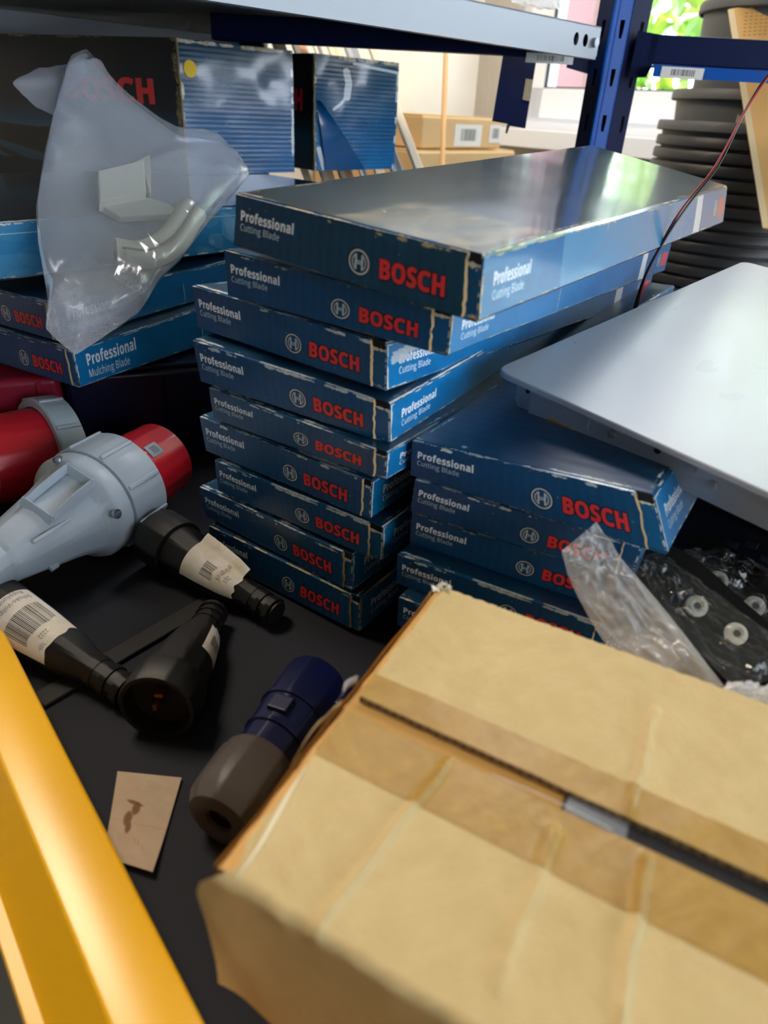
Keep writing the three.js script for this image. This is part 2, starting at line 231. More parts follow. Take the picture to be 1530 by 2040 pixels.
// boards leaning behind the blue boxes: each reaches from the beam down to the right
{ const tones = [[0xd6b98c, 'tan wooden'], [0xe0c79c, 'pale wooden'], [0xcf9f7c, 'reddish wooden'], [0x6d6f74, 'grey metal'], [0xe4d2ac, 'cream coloured'], [0x7f8791, 'steel grey'], [0xe9dfca, 'white edged']];
  const px = [[528, 0.012], [556, 0.022], [596, 0.024], [632, 0.012], [663, 0.016], [700, 0.020], [742, 0.014]];
  const origin = [[-0.3384, 0.4608, -1.7573], [-0.2859, 0.4633, -1.7589], [-0.2422, 0.4645, -1.7596], [-0.2028, 0.4645, -1.7596], [-0.1688, 0.4653, -1.76], [-0.1284, 0.4663, -1.7607], [-0.0791, 0.4668, -1.761]], foot = [[-0.182, 0.1907, -1.5342], [-0.1398, 0.1928, -1.5354], [-0.0997, 0.1947, -1.5366], [-0.0618, 0.1966, -1.5377], [-0.0259, 0.1983, -1.5388], [0.012, 0.2002, -1.5399], [0.0606, 0.2025, -1.5413]];
  const where = ['first from the left', 'second from the left', 'third from the left', 'fourth from the left', 'third from the right', 'second from the right', 'nearest the wooden rod'];
  tones.forEach(([c, w], i) => { const o = thing('leaning_board', `${w} board leaning behind the blue boxes, ${where[i]}`, 'board', [0, 0, 0], 0, 'boards leaning behind the blue boxes');
    const a = P3(foot[i]), b = P3(origin[i]), up = b.clone().sub(a).normalize(), x = new THREE.Vector3(1, 0, 0.2); x.addScaledVector(up, -x.dot(up)); basis(o, a, x, up); const L = b.distanceTo(P3(foot[i])) + 0.12;
    const wd = px[i][1] * 1.25; part('board', box(wd, L + 0.12, 0.03, 0, L / 2 + 0.0, -0.016, 0.002), mat(c, i === 3 || i === 5 ? 0.45 : 0.75, i === 5 ? { metalness: 0.5 } : {}), o);
    part('edge_band', box(wd * 0.34, L + 0.12, 0.003, -wd * 0.2, L / 2, 0.0012), mat(i === 5 ? 0xb4bac2 : 0xefe4cf, 0.6), o);
    if (i === 5) for (const k of [0.30, 0.47]) part('screw_head', cyl(0.005, 0.005, 0.004, 16).rotateX(1.571).translate(wd * 0.2, L * k, 0.002), mat(0xcfd4da, 0.3, { metalness: 0.8 }), o);
  });
}
// dark sheets added in place of the shade behind the tool cartons
{ const o = thing('added_dark_panel', 'added dark sheet panel standing in for shade behind the tool cartons', 'panel', R(-1.67, 0, 1.02), TURN); const pm = mat(0x14191a, 0.75); part('panel_sheet', box(0.50, 0.56, 0.006, 0, 0.28, 0, 0.001), pm, o); part('end_sheet', box(0.006, 0.56, 0.98, -0.247, 0.28, 0.494, 0.001), pm, o); part('green_strip', box(0.48, 0.02, 0.02, 0, 0.45, 0.012, 0.003), mat(0x1d3a2a, 0.6), o, 'dark green strip for glimpsed stock'); }
// nested plastic buckets right of the post
{ const bm = mat(0x2b2d31, 0.42), bg = mat(0x55585c, 0.5), c = P3([0.6924, 0.3659, -1.5589]);
  const bucket = (y, r, h, m, label) => { const o = thing('plastic_bucket', label, 'bucket', [c.x, y, c.z], 0, 'nested plastic buckets');
    part('bucket_body', lathe([[r * 0.78, -h], [r * 0.8, -h], [r * 0.955, -0.004], [r * 0.955, 0], [r * 0.93, 0], [r * 0.76, -h + 0.004], [0, -h + 0.004], [0, -h], [r * 0.78, -h]], 56), m, o);
    part('bucket_rim', lathe([[r * 0.94, 0.002], [r, 0.002], [r + 0.002, -0.002], [r + 0.002, -0.014], [r, -0.016], [r * 0.985, -0.016], [r * 0.985, -0.003], [r * 0.94, -0.003]], 56), m, o); return o; };
  const yTop = P3([0.5524, 0.5571, -1.6052]).y, y2 = P3([0.5617, 0.4183, -1.5206]).y, y3 = P3([0.5652, 0.366, -1.4888]).y;
  bucket(yTop, 0.150, 0.22, bg, 'grey plastic bucket, topmost of the nested stack by the post');
  bucket(y2, 0.163, 0.22, bg, 'grey plastic bucket, second from the top of the nested stack');
  bucket(y3, 0.178, 0.22, bg, 'grey plastic bucket, third from the top of the nested stack');
  const ord = ['fourth', 'fifth', 'sixth', 'seventh', 'eighth', 'ninth', 'tenth', 'eleventh', 'twelfth', 'thirteenth', 'fourteenth', 'fifteenth', 'sixteenth', 'seventeenth', 'eighteenth', 'nineteenth'];
  ord.forEach((w, i) => bucket(y3 - 0.026 - i * 0.0225, 0.174 + (i % 3) * 0.001, 0.2, bm, `black plastic bucket, ${w} from the top of the nested stack`));
  const yb = y3 - 0.026 - 15 * 0.0225 - 0.2; const o = thing('storage_drum', 'black drum on the floor carrying the nested plastic buckets', 'drum', [c.x, FL, c.z]); part('drum_body', lathe([[0, 0], [0.17, 0], [0.175, 0.01], [0.175, yb - FL - 0.004], [0, yb - FL - 0.002]], 48), bm, o);
}
// cardboard sheet leaning in the upper right corner
{ const o = thing('cardboard_sheet', 'folded tan cardboard sheet with perforated top leaning at right edge', 'cardboard');
  const a = P3([0.6129, 0.2983, -1.2718]), b = P3([0.5535, 0.5365, -1.4756]), c = P3([0.7399, 0.5524, -1.4267]); basis(o, a, c.clone().sub(b), b.clone().sub(a)); const L = b.clone().sub(a).applyQuaternion(o.quaternion.clone().invert());
  const g = slab([[0, -0.1], [0.3, -0.2], [0.3, L.y], ...Array.from({ length: 25 }, (_, i) => [0.3 - (0.3 - L.x) * (i + 1) / 26, L.y - (i % 2) * 0.003]), [L.x, L.y - 0.002]], 0.004);
  part('sheet', g, mat(0xc39a5c, 0.85), o);
  part('perforation', Array.from({ length: 7 }, (_, r) => Array.from({ length: 12 }, (_, i) => box(0.0045, 0.0014, 0.0004, L.x + 0.03 + i * 0.008, L.y - 0.012 - r * 0.007, 0.0042))).flat(), mat(0x9d7439, 0.9), o);
  part('white_edge', slab([[L.x - 0.001, L.y - 0.004], [L.x + 0.009, L.y - 0.004], [0.009, -0.1], [-0.001, -0.1]], 0.0012).translate(0, 0, 0.0042), mat(0xc9b68e, 0.8), o);
  const p = thing('grey_board', 'thin grey board standing left of the perforated cardboard sheet', 'board'); const d0 = P3([0.5751, 0.5367, -1.5577]), d1 = P3([0.6095, 0.4038, -1.4532]); basis(p, d1, V(1, 0, 0.3), d0.clone().sub(d1)); const h = d0.distanceTo(d1);
  part('board', box(0.03, h + 0.05, 0.006, 0.015, h / 2 - 0.025, 0, 0.001), mat(0x9b918c, 0.8), p);
}

// ------------------------------------------------------------------ printed tool boxes
// one print sheet per variant: front, side (near part), side (far part), top, worn edge strip, plain
const REG = { front: [0, 0, 1400, 280], near: [0, 290, 1551, 280], far: [0, 580, 2048, 166], top: [0, 756, 1100, 268], wear: [1110, 756, 930, 120], plain: [1110, 886, 930, 136] };
const SW = 2048, SH = 1024;
function scuffLine(g, q, x0, y0, x1, y1, { n = 1, w = 5, thr = 0.1, tones = ['#e6e3da', '#cfc7b6', '#d9d5cc'] } = {}) {
  const L = Math.hypot(x1 - x0, y1 - y0), dx = (x1 - x0) / L, dy = (y1 - y0) / L, s = q() * 900;
  for (let t = 0; t < L; t += 2.2) {
    const a = fbm(t / 70 + s, 3.1, s, 3) * 1.6 + fbm(t / 9, s, 1.7, 2) * 0.6; if (a < thr) continue;
    const k = Math.min(1, (a - thr) * 2.2), r = w * (0.25 + k * q()) * n, off = (q() - 0.35) * w * 0.7;
    g.fillStyle = tones[Math.floor(q() * tones.length)]; g.globalAlpha = 0.65 + 0.35 * q();
    g.beginPath(); const X = x0 + dx * t - dy * off, Y = y0 + dy * t + dx * off; for (let i = 0; i < 6; i++) { const an = i * 1.047 + q(), rr = r * (0.5 + q() * 0.7); g.lineTo(X + Math.cos(an) * rr * (0.7 + Math.abs(dx)), Y + Math.sin(an) * rr * (0.7 + Math.abs(dy))); } g.closePath(); g.fill();
  }
  g.globalAlpha = 1;
}
function specks(g, q, [x, y, w, h], n, tones = ['#dfe3e4', '#c7cdd0', '#bfb49c']) { for (let i = 0; i < n; i++) { g.fillStyle = tones[Math.floor(q() * tones.length)]; g.globalAlpha = 0.4 + 0.6 * q(); const r = 0.6 + q() * q() * 3.4; g.beginPath(); g.ellipse(x + q() * w, y + q() * h, r * (1 + q()), r, q() * 3, 0, 6.3); g.fill(); } g.globalAlpha = 1; }
function mottle(g, q, [x, y, w, h], n, tones, a, r0, r1) { for (let i = 0; i < n; i++) { g.fillStyle = tones[Math.floor(q() * tones.length)]; g.globalAlpha = a * q(); g.beginPath(); const r = mix(r0, r1, q()); g.ellipse(x + q() * w, y + q() * h, r * (1 + q() * 2), r, q() * 0.4, 0, 6.3); g.fill(); } g.globalAlpha = 1; }
function emblem(g, x, y, r, c) {
  g.save(); g.translate(x, y); g.strokeStyle = 'rgba(4,16,34,0.75)'; g.lineWidth = r * 0.36; g.beginPath(); g.arc(0, 0, r * 0.9, 0, 6.3); g.stroke();
  g.strokeStyle = c; g.lineWidth = r * 0.15; g.beginPath(); g.arc(0, 0, r * 0.9, 0, 6.3); g.stroke();
  g.lineWidth = r * 0.17; for (const s of [-1, 1]) { g.beginPath(); g.moveTo(s * r * 0.30, -r * 0.60); g.lineTo(s * r * 0.30, r * 0.60); g.stroke(); g.lineWidth = r * 0.10; g.beginPath(); g.arc(0, 0, r * 0.62, s > 0 ? -0.95 : Math.PI - 0.95, s > 0 ? 0.95 : Math.PI + 0.95); g.stroke(); g.lineWidth = r * 0.17; }
  g.beginPath(); g.moveTo(-r * 0.30, -r * 0.08); g.lineTo(r * 0.30, -r * 0.08); g.moveTo(-r * 0.30, r * 0.10); g.lineTo(r * 0.30, r * 0.10); g.lineWidth = r * 0.10; g.stroke(); g.restore();
}
function words(g, t, font, x, y, w, fill, stroke, lw) { g.font = font; const k = w / g.measureText(t).width; g.save(); g.translate(x, y); g.scale(k, 1); if (stroke) { g.strokeStyle = stroke; g.lineWidth = lw; g.lineJoin = 'round'; g.strokeText(t, 0, 0); } g.fillStyle = fill; g.fillText(t, 0, 0); g.restore(); }
function brand(g, x, y, w, px) { const t = 'BOSCH', font = `bold ${px}px sans-serif`; words(g, t, font, x, y, w, '#dd2f37', 'rgba(8,14,34,0.8)', px * 0.17); words(g, t, font, x, y, w, '#f23a3e', '#f23a3e', px * 0.055); }
function printSheet(seed, kind, o = {}) {
  if (o.plain) o.front = ['#0b4f80', '#0a5c92'];
  const q = rand(seed), tones = o.tan ? ['#c9b48c', '#b39a6c', '#d6c7a6'] : ['#e2e6e6', '#ccd3d6', '#d8d2c2', '#bcc9d2'];
  return tex(canvas(SW, SH, (g) => {
    g.fillStyle = '#0b4f80'; g.fillRect(0, 0, SW, SH);
    const put = (r, a, b, vert) => { const gr = vert ? g.createLinearGradient(0, r[1], 0, r[1] + r[3]) : g.createLinearGradient(r[0], 0, r[0] + r[2], 0); gr.addColorStop(0, a); gr.addColorStop(1, b); g.fillStyle = gr; g.fillRect(...r); };
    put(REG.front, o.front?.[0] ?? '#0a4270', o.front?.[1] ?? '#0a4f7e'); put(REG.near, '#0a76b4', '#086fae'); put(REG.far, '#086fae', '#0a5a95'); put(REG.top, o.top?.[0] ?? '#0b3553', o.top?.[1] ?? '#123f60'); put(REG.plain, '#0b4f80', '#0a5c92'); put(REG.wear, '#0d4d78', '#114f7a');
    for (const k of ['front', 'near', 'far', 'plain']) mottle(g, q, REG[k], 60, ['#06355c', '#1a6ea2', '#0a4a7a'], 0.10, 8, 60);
    mottle(g, q, REG.top, 160, ['#06253c', '#2a5f7c', '#0a4a6a', '#3c5a66'], 0.16, 6, 40);
    // front
    const [fx, fy, fw, fh] = REG.front;
    for (let i = 0; i < 46; i++) { g.fillStyle = i % 2 ? 'rgba(255,255,255,0.018)' : 'rgba(0,8,24,0.05)'; g.fillRect(fx + i * fw / 46, fy, fw / 92, fh); }
    if (!o.plain) { words(g, 'Professional', 'bold 70px sans-serif', fx + 44, fy + 128, 352, '#f6fafc', '#f6fafc', 2); words(g, kind + ' Blade', '50px sans-serif', fx + 46, fy + 180, 262, '#c9d8e2');
    emblem(g, fx + 786, fy + 168, 60, '#cdd3d5'); brand(g, fx + 892, fy + 210, 350, 116); }
    // side, near and far
    const [nx, ny] = REG.near; if (!o.plain) { const big = kind === 'Mulching' ? 1.42 : 1; words(g, 'Professional', `bold ${88 * big}px sans-serif`, nx + 110, ny + 142, 400 * big, '#eef4f8', '#eef4f8', 2); words(g, kind + ' Blade', `${62 * big}px sans-serif`, nx + 112, ny + 142 + 68 * big, 330 * big, '#e4eef5'); }
    const [ax, ay, , ah] = REG.far; if (!o.plain) { g.fillStyle = '#dfe2e4'; g.fillRect(ax + 1330, ay, 120, ah); g.fillStyle = '#d64048'; g.fillRect(ax + 1860, ay + 44, 150, 84); emblem(g, ax + 1790, ay + 84, 40, '#c3ccd2'); } else { for (const r of ['near', 'far']) { const [x, y, w, h] = REG[r]; g.fillStyle = 'rgba(150,190,215,0.30)'; g.fillRect(x, y, w, h); mottle(g, q, REG[r], 40, ['#cfe0ea', '#9cc3da'], 0.25, 10, 80); } }
    if (o.sheen) { g.fillStyle = 'rgba(190,205,225,0.35)'; g.fillRect(nx + 900, ny, 651, 280); g.fillRect(ax, ay, 2048, ah); }  // bluish sheen painted over the side print
    // top print: pale picture of a blade and a scuffed band by the front
    const [tx, ty, tw, tH] = REG.top; g.fillStyle = 'rgba(120,120,110,0.35)'; g.beginPath(); g.ellipse(tx + 420, ty + tH * 0.42, 210, 26, 0.05, 0, 6.3); g.fill();
    if (o.scuff) { mottle(g, q, [tx + 8, ty + tH * 0.45, 150, tH * 0.5], 700, ['#8d826c', '#a09479', '#756d5e', '#4f5a5c'], 0.8, 2, 10); mottle(g, q, [tx, ty, tw, tH], 300, ['#3a5158', '#51666b', '#2b4754'], 0.25, 3, 18); }
    // wear
    const e = (r, opts) => { const [x, y, w, h] = REG[r]; scuffLine(g, q, x, y + 4, x + w, y + 4, { tones, ...opts }); scuffLine(g, q, x, y + h - 4, x + w, y + h - 4, { tones, w: 4, thr: 0.35, ...opts }); scuffLine(g, q, x + 4, y, x + 4, y + h, { tones, w: 5, thr: 0.0 }); specks(g, q, REG[r], 26, tones); };
    e('front', { w: 7 * (o.wear ?? 1), thr: 0.08 }); scuffLine(g, q, fx + fw - 4, fy, fx + fw - 4, fy + fh, { tones, w: 7, thr: -0.2 });
    scuffLine(g, q, fx + q() * 700, fy + 22, fx + fw, fy + 14 + q() * 10, { tones, w: 12 * (o.wear ?? 1), thr: 0.22 });
    e('near', { w: 7 * (o.wear ?? 1), thr: 0.05 }); scuffLine(g, q, nx + 4, ny, nx + 4, ny + 280, { tones, w: 15, thr: -0.3 }); e('far', { w: 4, thr: 0.1 }); e('plain', { w: 6, thr: 0.0 }); e('top', { w: 3, thr: 0.15 });
    for (let i = 0; i < 7; i++) scuffLine(g, q, REG.wear[0], REG.wear[1] + 8 + i * 17, REG.wear[0] + 930, REG.wear[1] + 8 + i * 17, { tones, w: 10, thr: i < 4 ? -0.05 : 0.25 });
    if (o.torn) { g.fillStyle = '#c7ccd0'; g.globalAlpha = 0.9; for (const [x, y, w, h] of o.torn) { g.beginPath(); for (let i = 0; i < 26; i++) { const a = i / 26 * 6.283, r = 0.75 + 0.5 * q(); g.lineTo(nx + x + Math.cos(a) * w * r, ny + y + Math.sin(a) * h * r); } g.fill(); } g.globalAlpha = 1; }
  }));
}
const sheetBump = tex(canvas(1024, 512, (g) => { g.fillStyle = '#808080'; g.fillRect(0, 0, 1024, 512); const h = (r, f) => { const [x, y, w, H] = r.map((a) => a / 2); f(x, y, w, H); };
  const q = rand(5); h(REG.front, (x, y, w, H) => { for (let i = 0; i < 40; i++) { g.fillStyle = `rgba(${q() > 0.5 ? 255 : 0},${q() > 0.5 ? 255 : 0},128,0.10)`; g.fillStyle = q() > 0.5 ? 'rgba(255,255,255,0.10)' : 'rgba(0,0,0,0.10)'; g.fillRect(x + i * w / 40, y, w / 55, H); } });
  h(REG.top, (x, y, w, H) => { for (let i = 0; i < 90; i++) { g.fillStyle = i % 2 ? 'rgba(255,255,255,0.07)' : 'rgba(0,0,0,0.07)'; g.fillRect(x + i * w / 90, y, w / 90, H); } });
  for (let i = 0; i < 900; i++) { g.fillStyle = q() > 0.5 ? 'rgba(255,255,255,0.035)' : 'rgba(0,0,0,0.035)'; g.beginPath(); g.ellipse(q() * 1024, q() * 512, 4 + q() * 30, 2 + q() * 8, q() * 3, 0, 6.3); g.fill(); } }), false);
const printed = (map, rough = 0.34) => phys({ map, roughness: rough, clearcoat: rough < 0.3 ? 0.8 : 0.35, clearcoatRoughness: rough < 0.3 ? 0.1 : 0.22, bumpMap: sheetBump, bumpScale: 0.0006 });
const uvOf = ([x, y, w, h], u, v) => [(x + w * u) / SW, 1 - (y + h * (1 - v)) / SH];           // v runs up
// a box with eight free corners [front bl, br, tl, tr, back bl, br, tl, tr], soft worn edges and dents
function cornerBox(c8, { r = 0.0016, dent = 0.0012, seed = 1, split = 0.31, frontInset = 0 } = {}) {
  const c = c8.map(P3), T = (u, v, w) => { const l = (a, b, t) => a.clone().lerp(b, t); const f = l(l(c[0], c[1], u), l(c[2], c[3], u), v), b = l(l(c[4], c[5], u), l(c[6], c[7], u), v); const p = l(f, b, w); const k = seed * 7.7; p.x += dent * fbm(p.x * 16 + k, p.y * 30, p.z * 16, 2); p.y += dent * 0.6 * fbm(p.x * 12, p.y * 20 + k, p.z * 12, 2) * sm(clamp(v * 3, 0, 1)); p.z += dent * fbm(p.x * 16, p.y * 30, p.z * 16 + k, 2); return p; };
  const W = c[0].distanceTo(c[1]), H = c[0].distanceTo(c[2]), L = c[1].distanceTo(c[5]), a = r / W, b = r / H, d = r / L, gs = [];
  const face = (nu, nv, f, reg, u0 = 0, u1 = 1, flip = false) => { const g = sheet(nu, nv, f, (u, v) => uvOf(reg, mix(u0, u1, u), v)); if (flip) g.index.array.forEach((x, i, A) => { if (i % 3 === 1) { const t = A[i]; A[i] = A[i + 1]; A[i + 1] = t; } }); if (flip) g.computeVertexNormals(); gs.push(g); };
  const A = (u) => mix(a, 1 - a, u), B = (v) => mix(b, 1 - b, v), D = (w) => mix(d, 1 - d, w), fi = frontInset / L;
  face(24, 6, (u, v) => T(A(u), B(v), fi), REG.plain);
  const sn = split, sD = (u, k0, k1) => D(mix(k0, k1, u));
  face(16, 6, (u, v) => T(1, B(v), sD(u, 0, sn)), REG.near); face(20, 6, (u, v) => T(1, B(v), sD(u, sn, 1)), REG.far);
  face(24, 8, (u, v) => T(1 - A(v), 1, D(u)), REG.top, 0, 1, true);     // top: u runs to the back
  face(16, 4, (u, v) => T(0, B(v), 1 - D(u)), REG.far); face(10, 4, (u, v) => T(1 - A(u), B(v), 1), REG.plain); face(10, 10, (u, v) => T(A(u), 0, D(v)), REG.plain, 0, 1, true);
  const strip = (n, f, s = 0) => gs.push(sheet(n, 1, f, (u, v) => uvOf(REG.wear, u, 0.1 + s * 0.22 + v * 0.16)));
  strip(24, (u, v) => (v < 0.5 ? T(A(u), 1 - b, fi) : T(A(u), 1, d)), 3.6); strip(24, (u, v) => (v < 0.5 ? T(A(u), 0, d) : T(A(u), b, fi)), 1);
  strip(16, (u, v) => (v < 0.5 ? T(1, 1 - b, D(u)) : T(1 - a, 1, D(u))), 3.3); strip(16, (u, v) => (v < 0.5 ? T(1 - a, 0, D(u)) : T(1, b, D(u))), 2);
  strip(16, (u, v) => (v < 0.5 ? T(a, 1, D(u)) : T(0, 1 - b, D(u))), 1); strip(16, (u, v) => (v < 0.5 ? T(0, b, D(u)) : T(a, 0, D(u))), 1);
  strip(8, (u, v) => (v < 0.5 ? T(1 - a, B(u), fi) : T(1, B(u), d)), 3.5); strip(8, (u, v) => (v < 0.5 ? T(0, B(u), d) : T(a, B(u), fi)), 3.2);
  strip(8, (u, v) => (v < 0.5 ? T(1, B(u), 1 - d) : T(1 - a, B(u), 1)), 3); strip(8, (u, v) => (v < 0.5 ? T(a, B(u), 1) : T(0, B(u), 1 - d)), 3);
  strip(10, (u, v) => (v < 0.5 ? T(A(u), 1, 1 - d) : T(A(u), 1 - b, 1)), 3); strip(10, (u, v) => (v < 0.5 ? T(A(u), b, 1) : T(A(u), 0, 1 - d)), 1);
  for (const [u, v, w] of [[0, 0, 0], [1, 0, 0], [0, 1, 0], [1, 1, 0], [0, 0, 1], [1, 0, 1], [0, 1, 1], [1, 1, 1]]) { const q = [T(u ? 1 - a : a, v, w ? 1 - d : d), T(u, v ? 1 - b : b, w ? 1 - d : d), T(u ? 1 - a : a, v ? 1 - b : b, w ? 1 : fi)]; const g = new THREE.BufferGeometry(); g.setAttribute('position', new THREE.Float32BufferAttribute(q.flatMap((p) => p.toArray()), 3)); const t = uvOf(REG.wear, 0.3, 0.5); g.setAttribute('uv', new THREE.Float32BufferAttribute([...t, ...t, ...t], 2)); g.computeVertexNormals(); gs.push(g); }
  return { geom: join(gs), T, W, H, L, c };
}
const boardTan = mat(0xbfa577, 0.85), paperTorn = mat(0xd9d2c0, 0.9), slotDark = mat(0x0b0d10, 0.95);
// a blade box: body, folded front flap with its print, raw board edge, corner hole
function bladeBox(label, c8, map, { seed, group = 'printed blue blade boxes', flapEnd = 0.945, notch = 1, rough = 0.34, edge = 1, name = 'blade_box' } = {}) {
  const o = thing(name, label, 'box', c8[0], 0, group), base = P3(c8[0]), m = printed(map, rough);
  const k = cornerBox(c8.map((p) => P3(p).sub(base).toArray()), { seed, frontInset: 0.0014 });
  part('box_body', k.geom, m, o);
  const f = k.T, out = f(0.5, 0.5, 0).sub(f(0.5, 0.5, 1)).normalize(), off = (p, d) => p.addScaledVector(out, d);
  const e = flapEnd, jag = (v) => e + 0.004 * noise(v * 9, seed, 2) + 0.002 * noise(v * 25, seed, 5);
  const front = (u, v, d) => off(f(u, v, 0), d), U = (u, v) => 0.008 + u * (jag(v) - 0.008), B = (v) => 0.03 + v * 0.945;
  const flap = join([sheet(40, 8, (u, v) => front(U(u, v), B(v), 0.0004), (u, v) => uvOf(REG.front, U(u, v), B(v))),
    sheet(40, 1, (u, v) => (v < 0.5 ? front(U(u, 1), B(1), 0.0004) : front(U(u, 1), B(1) + 0.012, -0.0022)), (u, v) => uvOf(REG.wear, u, 0.72 + 0.15 * v)),
    sheet(40, 1, (u, v) => (v < 0.5 ? front(U(u, 0), B(0), -0.001) : front(U(u, 0), B(0), 0.0004)), (u, v) => uvOf(REG.wear, u, 0.3)),
    sheet(1, 8, (u, v) => (u > 0.5 ? front(U(0, v), B(v), 0.0004) : front(U(0, v) - 0.004, B(v), -0.0015)), (u, v) => uvOf(REG.wear, v, 0.8))]);
  part('front_flap', flap, m, o, 'front flap with printed lettering');
  part('flap_edge', sheet(1, 14, (u, v) => front(jag(B(v)) + u * (0.006 + 0.003 * noise(v * 6, seed, 9)), B(v), mix(0.0006, -0.0006, u)), null), boardTan, o, 'raw tan cardboard edge of the flap');
  if (notch) {
    const u0 = e + 0.006, u1 = 0.995, v0 = 0.83, n = 10;
    part('corner_hole', sheet(4, 4, (u, v) => front(mix(u0, u1, u), mix(v0 + 0.04 * noise(u * 4, seed), 0.995, v), -0.0008), null), slotDark, o, 'dark open corner of the lid');
    part('torn_edge', sheet(n, 1, (u, v) => front(mix(u0 - 0.004, u1, u), v0 + (v - 0.6) * (0.05 + 0.05 * noise(u * 7, seed, 3)), -0.0002), null), paperTorn, o, 'torn pale paper edge');
  }
  return o;
}
const maps = [
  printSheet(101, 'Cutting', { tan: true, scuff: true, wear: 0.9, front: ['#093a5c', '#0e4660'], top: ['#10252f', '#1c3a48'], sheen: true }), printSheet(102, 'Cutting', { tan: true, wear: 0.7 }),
  printSheet(103, 'Cutting', { wear: 1.1, torn: [[120, 90, 90, 46], [300, 60, 150, 30], [560, 50, 120, 26]] }), printSheet(104, 'Cutting', { wear: 1.3 }), printSheet(105, 'Cutting', { wear: 1.0 }), printSheet(106, 'Cutting', { wear: 1.4, top: ['#0a3b62', '#0c456e'] }), printSheet(107, 'Mulching', { wear: 0.7 }),
];
const leftPile = 'cutting blade boxes in the tall left pile', rightPile = 'cutting blade boxes in the low right pile';
const TALL = [[[-0.1043, 0.2837, -0.4411], [0.0431, 0.2696, -0.3469], [-0.1005, 0.3149, -0.4392], [0.0414, 0.3036, -0.3468], [0.2334, 0.3007, -0.9621], [0.378, 0.2652, -0.8551], [0.2334, 0.3347, -0.9621], [0.3727, 0.3046, -0.8582]], [[-0.1157, 0.2477, -0.4625], [0.0307, 0.2421, -0.3747], [-0.1155, 0.2786, -0.4602], [0.0311, 0.269, -0.3747], [0.1949, 0.2044, -0.9876], [0.342, 0.2001, -0.9006], [0.1949, 0.2391, -0.9876], [0.342, 0.2348, -0.9006]], [[-0.1481, 0.2141, -0.4951], [-0.0034, 0.2084, -0.4003], [-0.1493, 0.246, -0.4935], [-0.0049, 0.2408, -0.399], [0.189, 0.1676, -1.0034], [0.3316, 0.1632, -0.9093], [0.189, 0.2022, -1.0034], [0.3316, 0.1977, -0.9093]], [[-0.1453, 0.1776, -0.4798], [0.0011, 0.1749, -0.3945], [-0.1478, 0.2109, -0.4792], [-0.0004, 0.2046, -0.3917], [0.1638, 0.1774, -1.0074], [0.3111, 0.1725, -0.9208], [0.1638, 0.2118, -1.0074], [0.3111, 0.2069, -0.9208]], [[-0.139, 0.1458, -0.4836], [-0.0008, 0.1532, -0.384], [-0.1396, 0.1741, -0.4804], [-0.0004, 0.1743, -0.3837], [0.2144, 0.1437, -0.982], [0.3536, 0.1528, -0.8834], [0.2144, 0.1774, -0.982], [0.3536, 0.1865, -0.8834]], [[-0.1525, 0.1098, -0.4985], [-0.0101, 0.1085, -0.4057], [-0.154, 0.1425, -0.4972], [-0.0099, 0.1413, -0.4045], [0.1792, 0.1089, -1.0121], [0.3227, 0.1075, -0.9193], [0.1792, 0.1437, -1.0121], [0.3227, 0.1423, -0.9193]], [[-0.143, 0.0757, -0.4915], [-0.0005, 0.0778, -0.3974], [-0.1437, 0.1067, -0.4892], [-0.0006, 0.1079, -0.3974], [0.1904, 0.074, -1.0037], [0.3336, 0.0777, -0.9105], [0.1904, 0.1089, -1.0037], [0.3336, 0.1125, -0.9105]], [[-0.1609, 0.0396, -0.5063], [-0.0214, 0.0398, -0.4087], [-0.1636, 0.0725, -0.5046], [-0.0222, 0.0752, -0.4085], [0.1847, 0.0383, -1.0099], [0.3254, 0.0396, -0.913], [0.1847, 0.074, -1.0099], [0.3254, 0.0753, -0.913]], [[-0.1565, 0, -0.4967], [-0.0145, 0.0048, -0.4018], [-0.1558, 0.0376, -0.4963], [-0.0148, 0.0392, -0.4021], [0.1837, 0, -1.0059], [0.3257, 0.0049, -0.911], [0.1837, 0.0383, -1.0059], [0.3257, 0.0432, -0.911]]];
[[0, 'blue cutting blade box, topmost of the tall pile, with scratched glossy lid'], [1, 'blue cutting blade box, second from the top of the tall pile'], [2, 'blue cutting blade box, third from the top, side print torn off'], [3, 'blue cutting blade box, fourth from the top, torn white corner'], [4, 'blue cutting blade box, fifth from the top of the tall pile'],
  [5, 'blue cutting blade box, sixth from the top with pale scuffed edge'], [3, 'blue cutting blade box, third from the bottom of the tall pile'], [4, 'blue cutting blade box, second from the bottom of the tall pile'], [1, 'blue cutting blade box, lowest of the tall pile on the shelf board']]
  .forEach(([m, label], i) => bladeBox(label, TALL[i], maps[m], { seed: 11 + i * 3, group: leftPile, rough: i === 0 ? 0.24 : 0.34, flapEnd: [0.95, 0.93, 0.935, 0.93, 0.945, 0.955, 0.93, 0.95, 0.945][i] }));
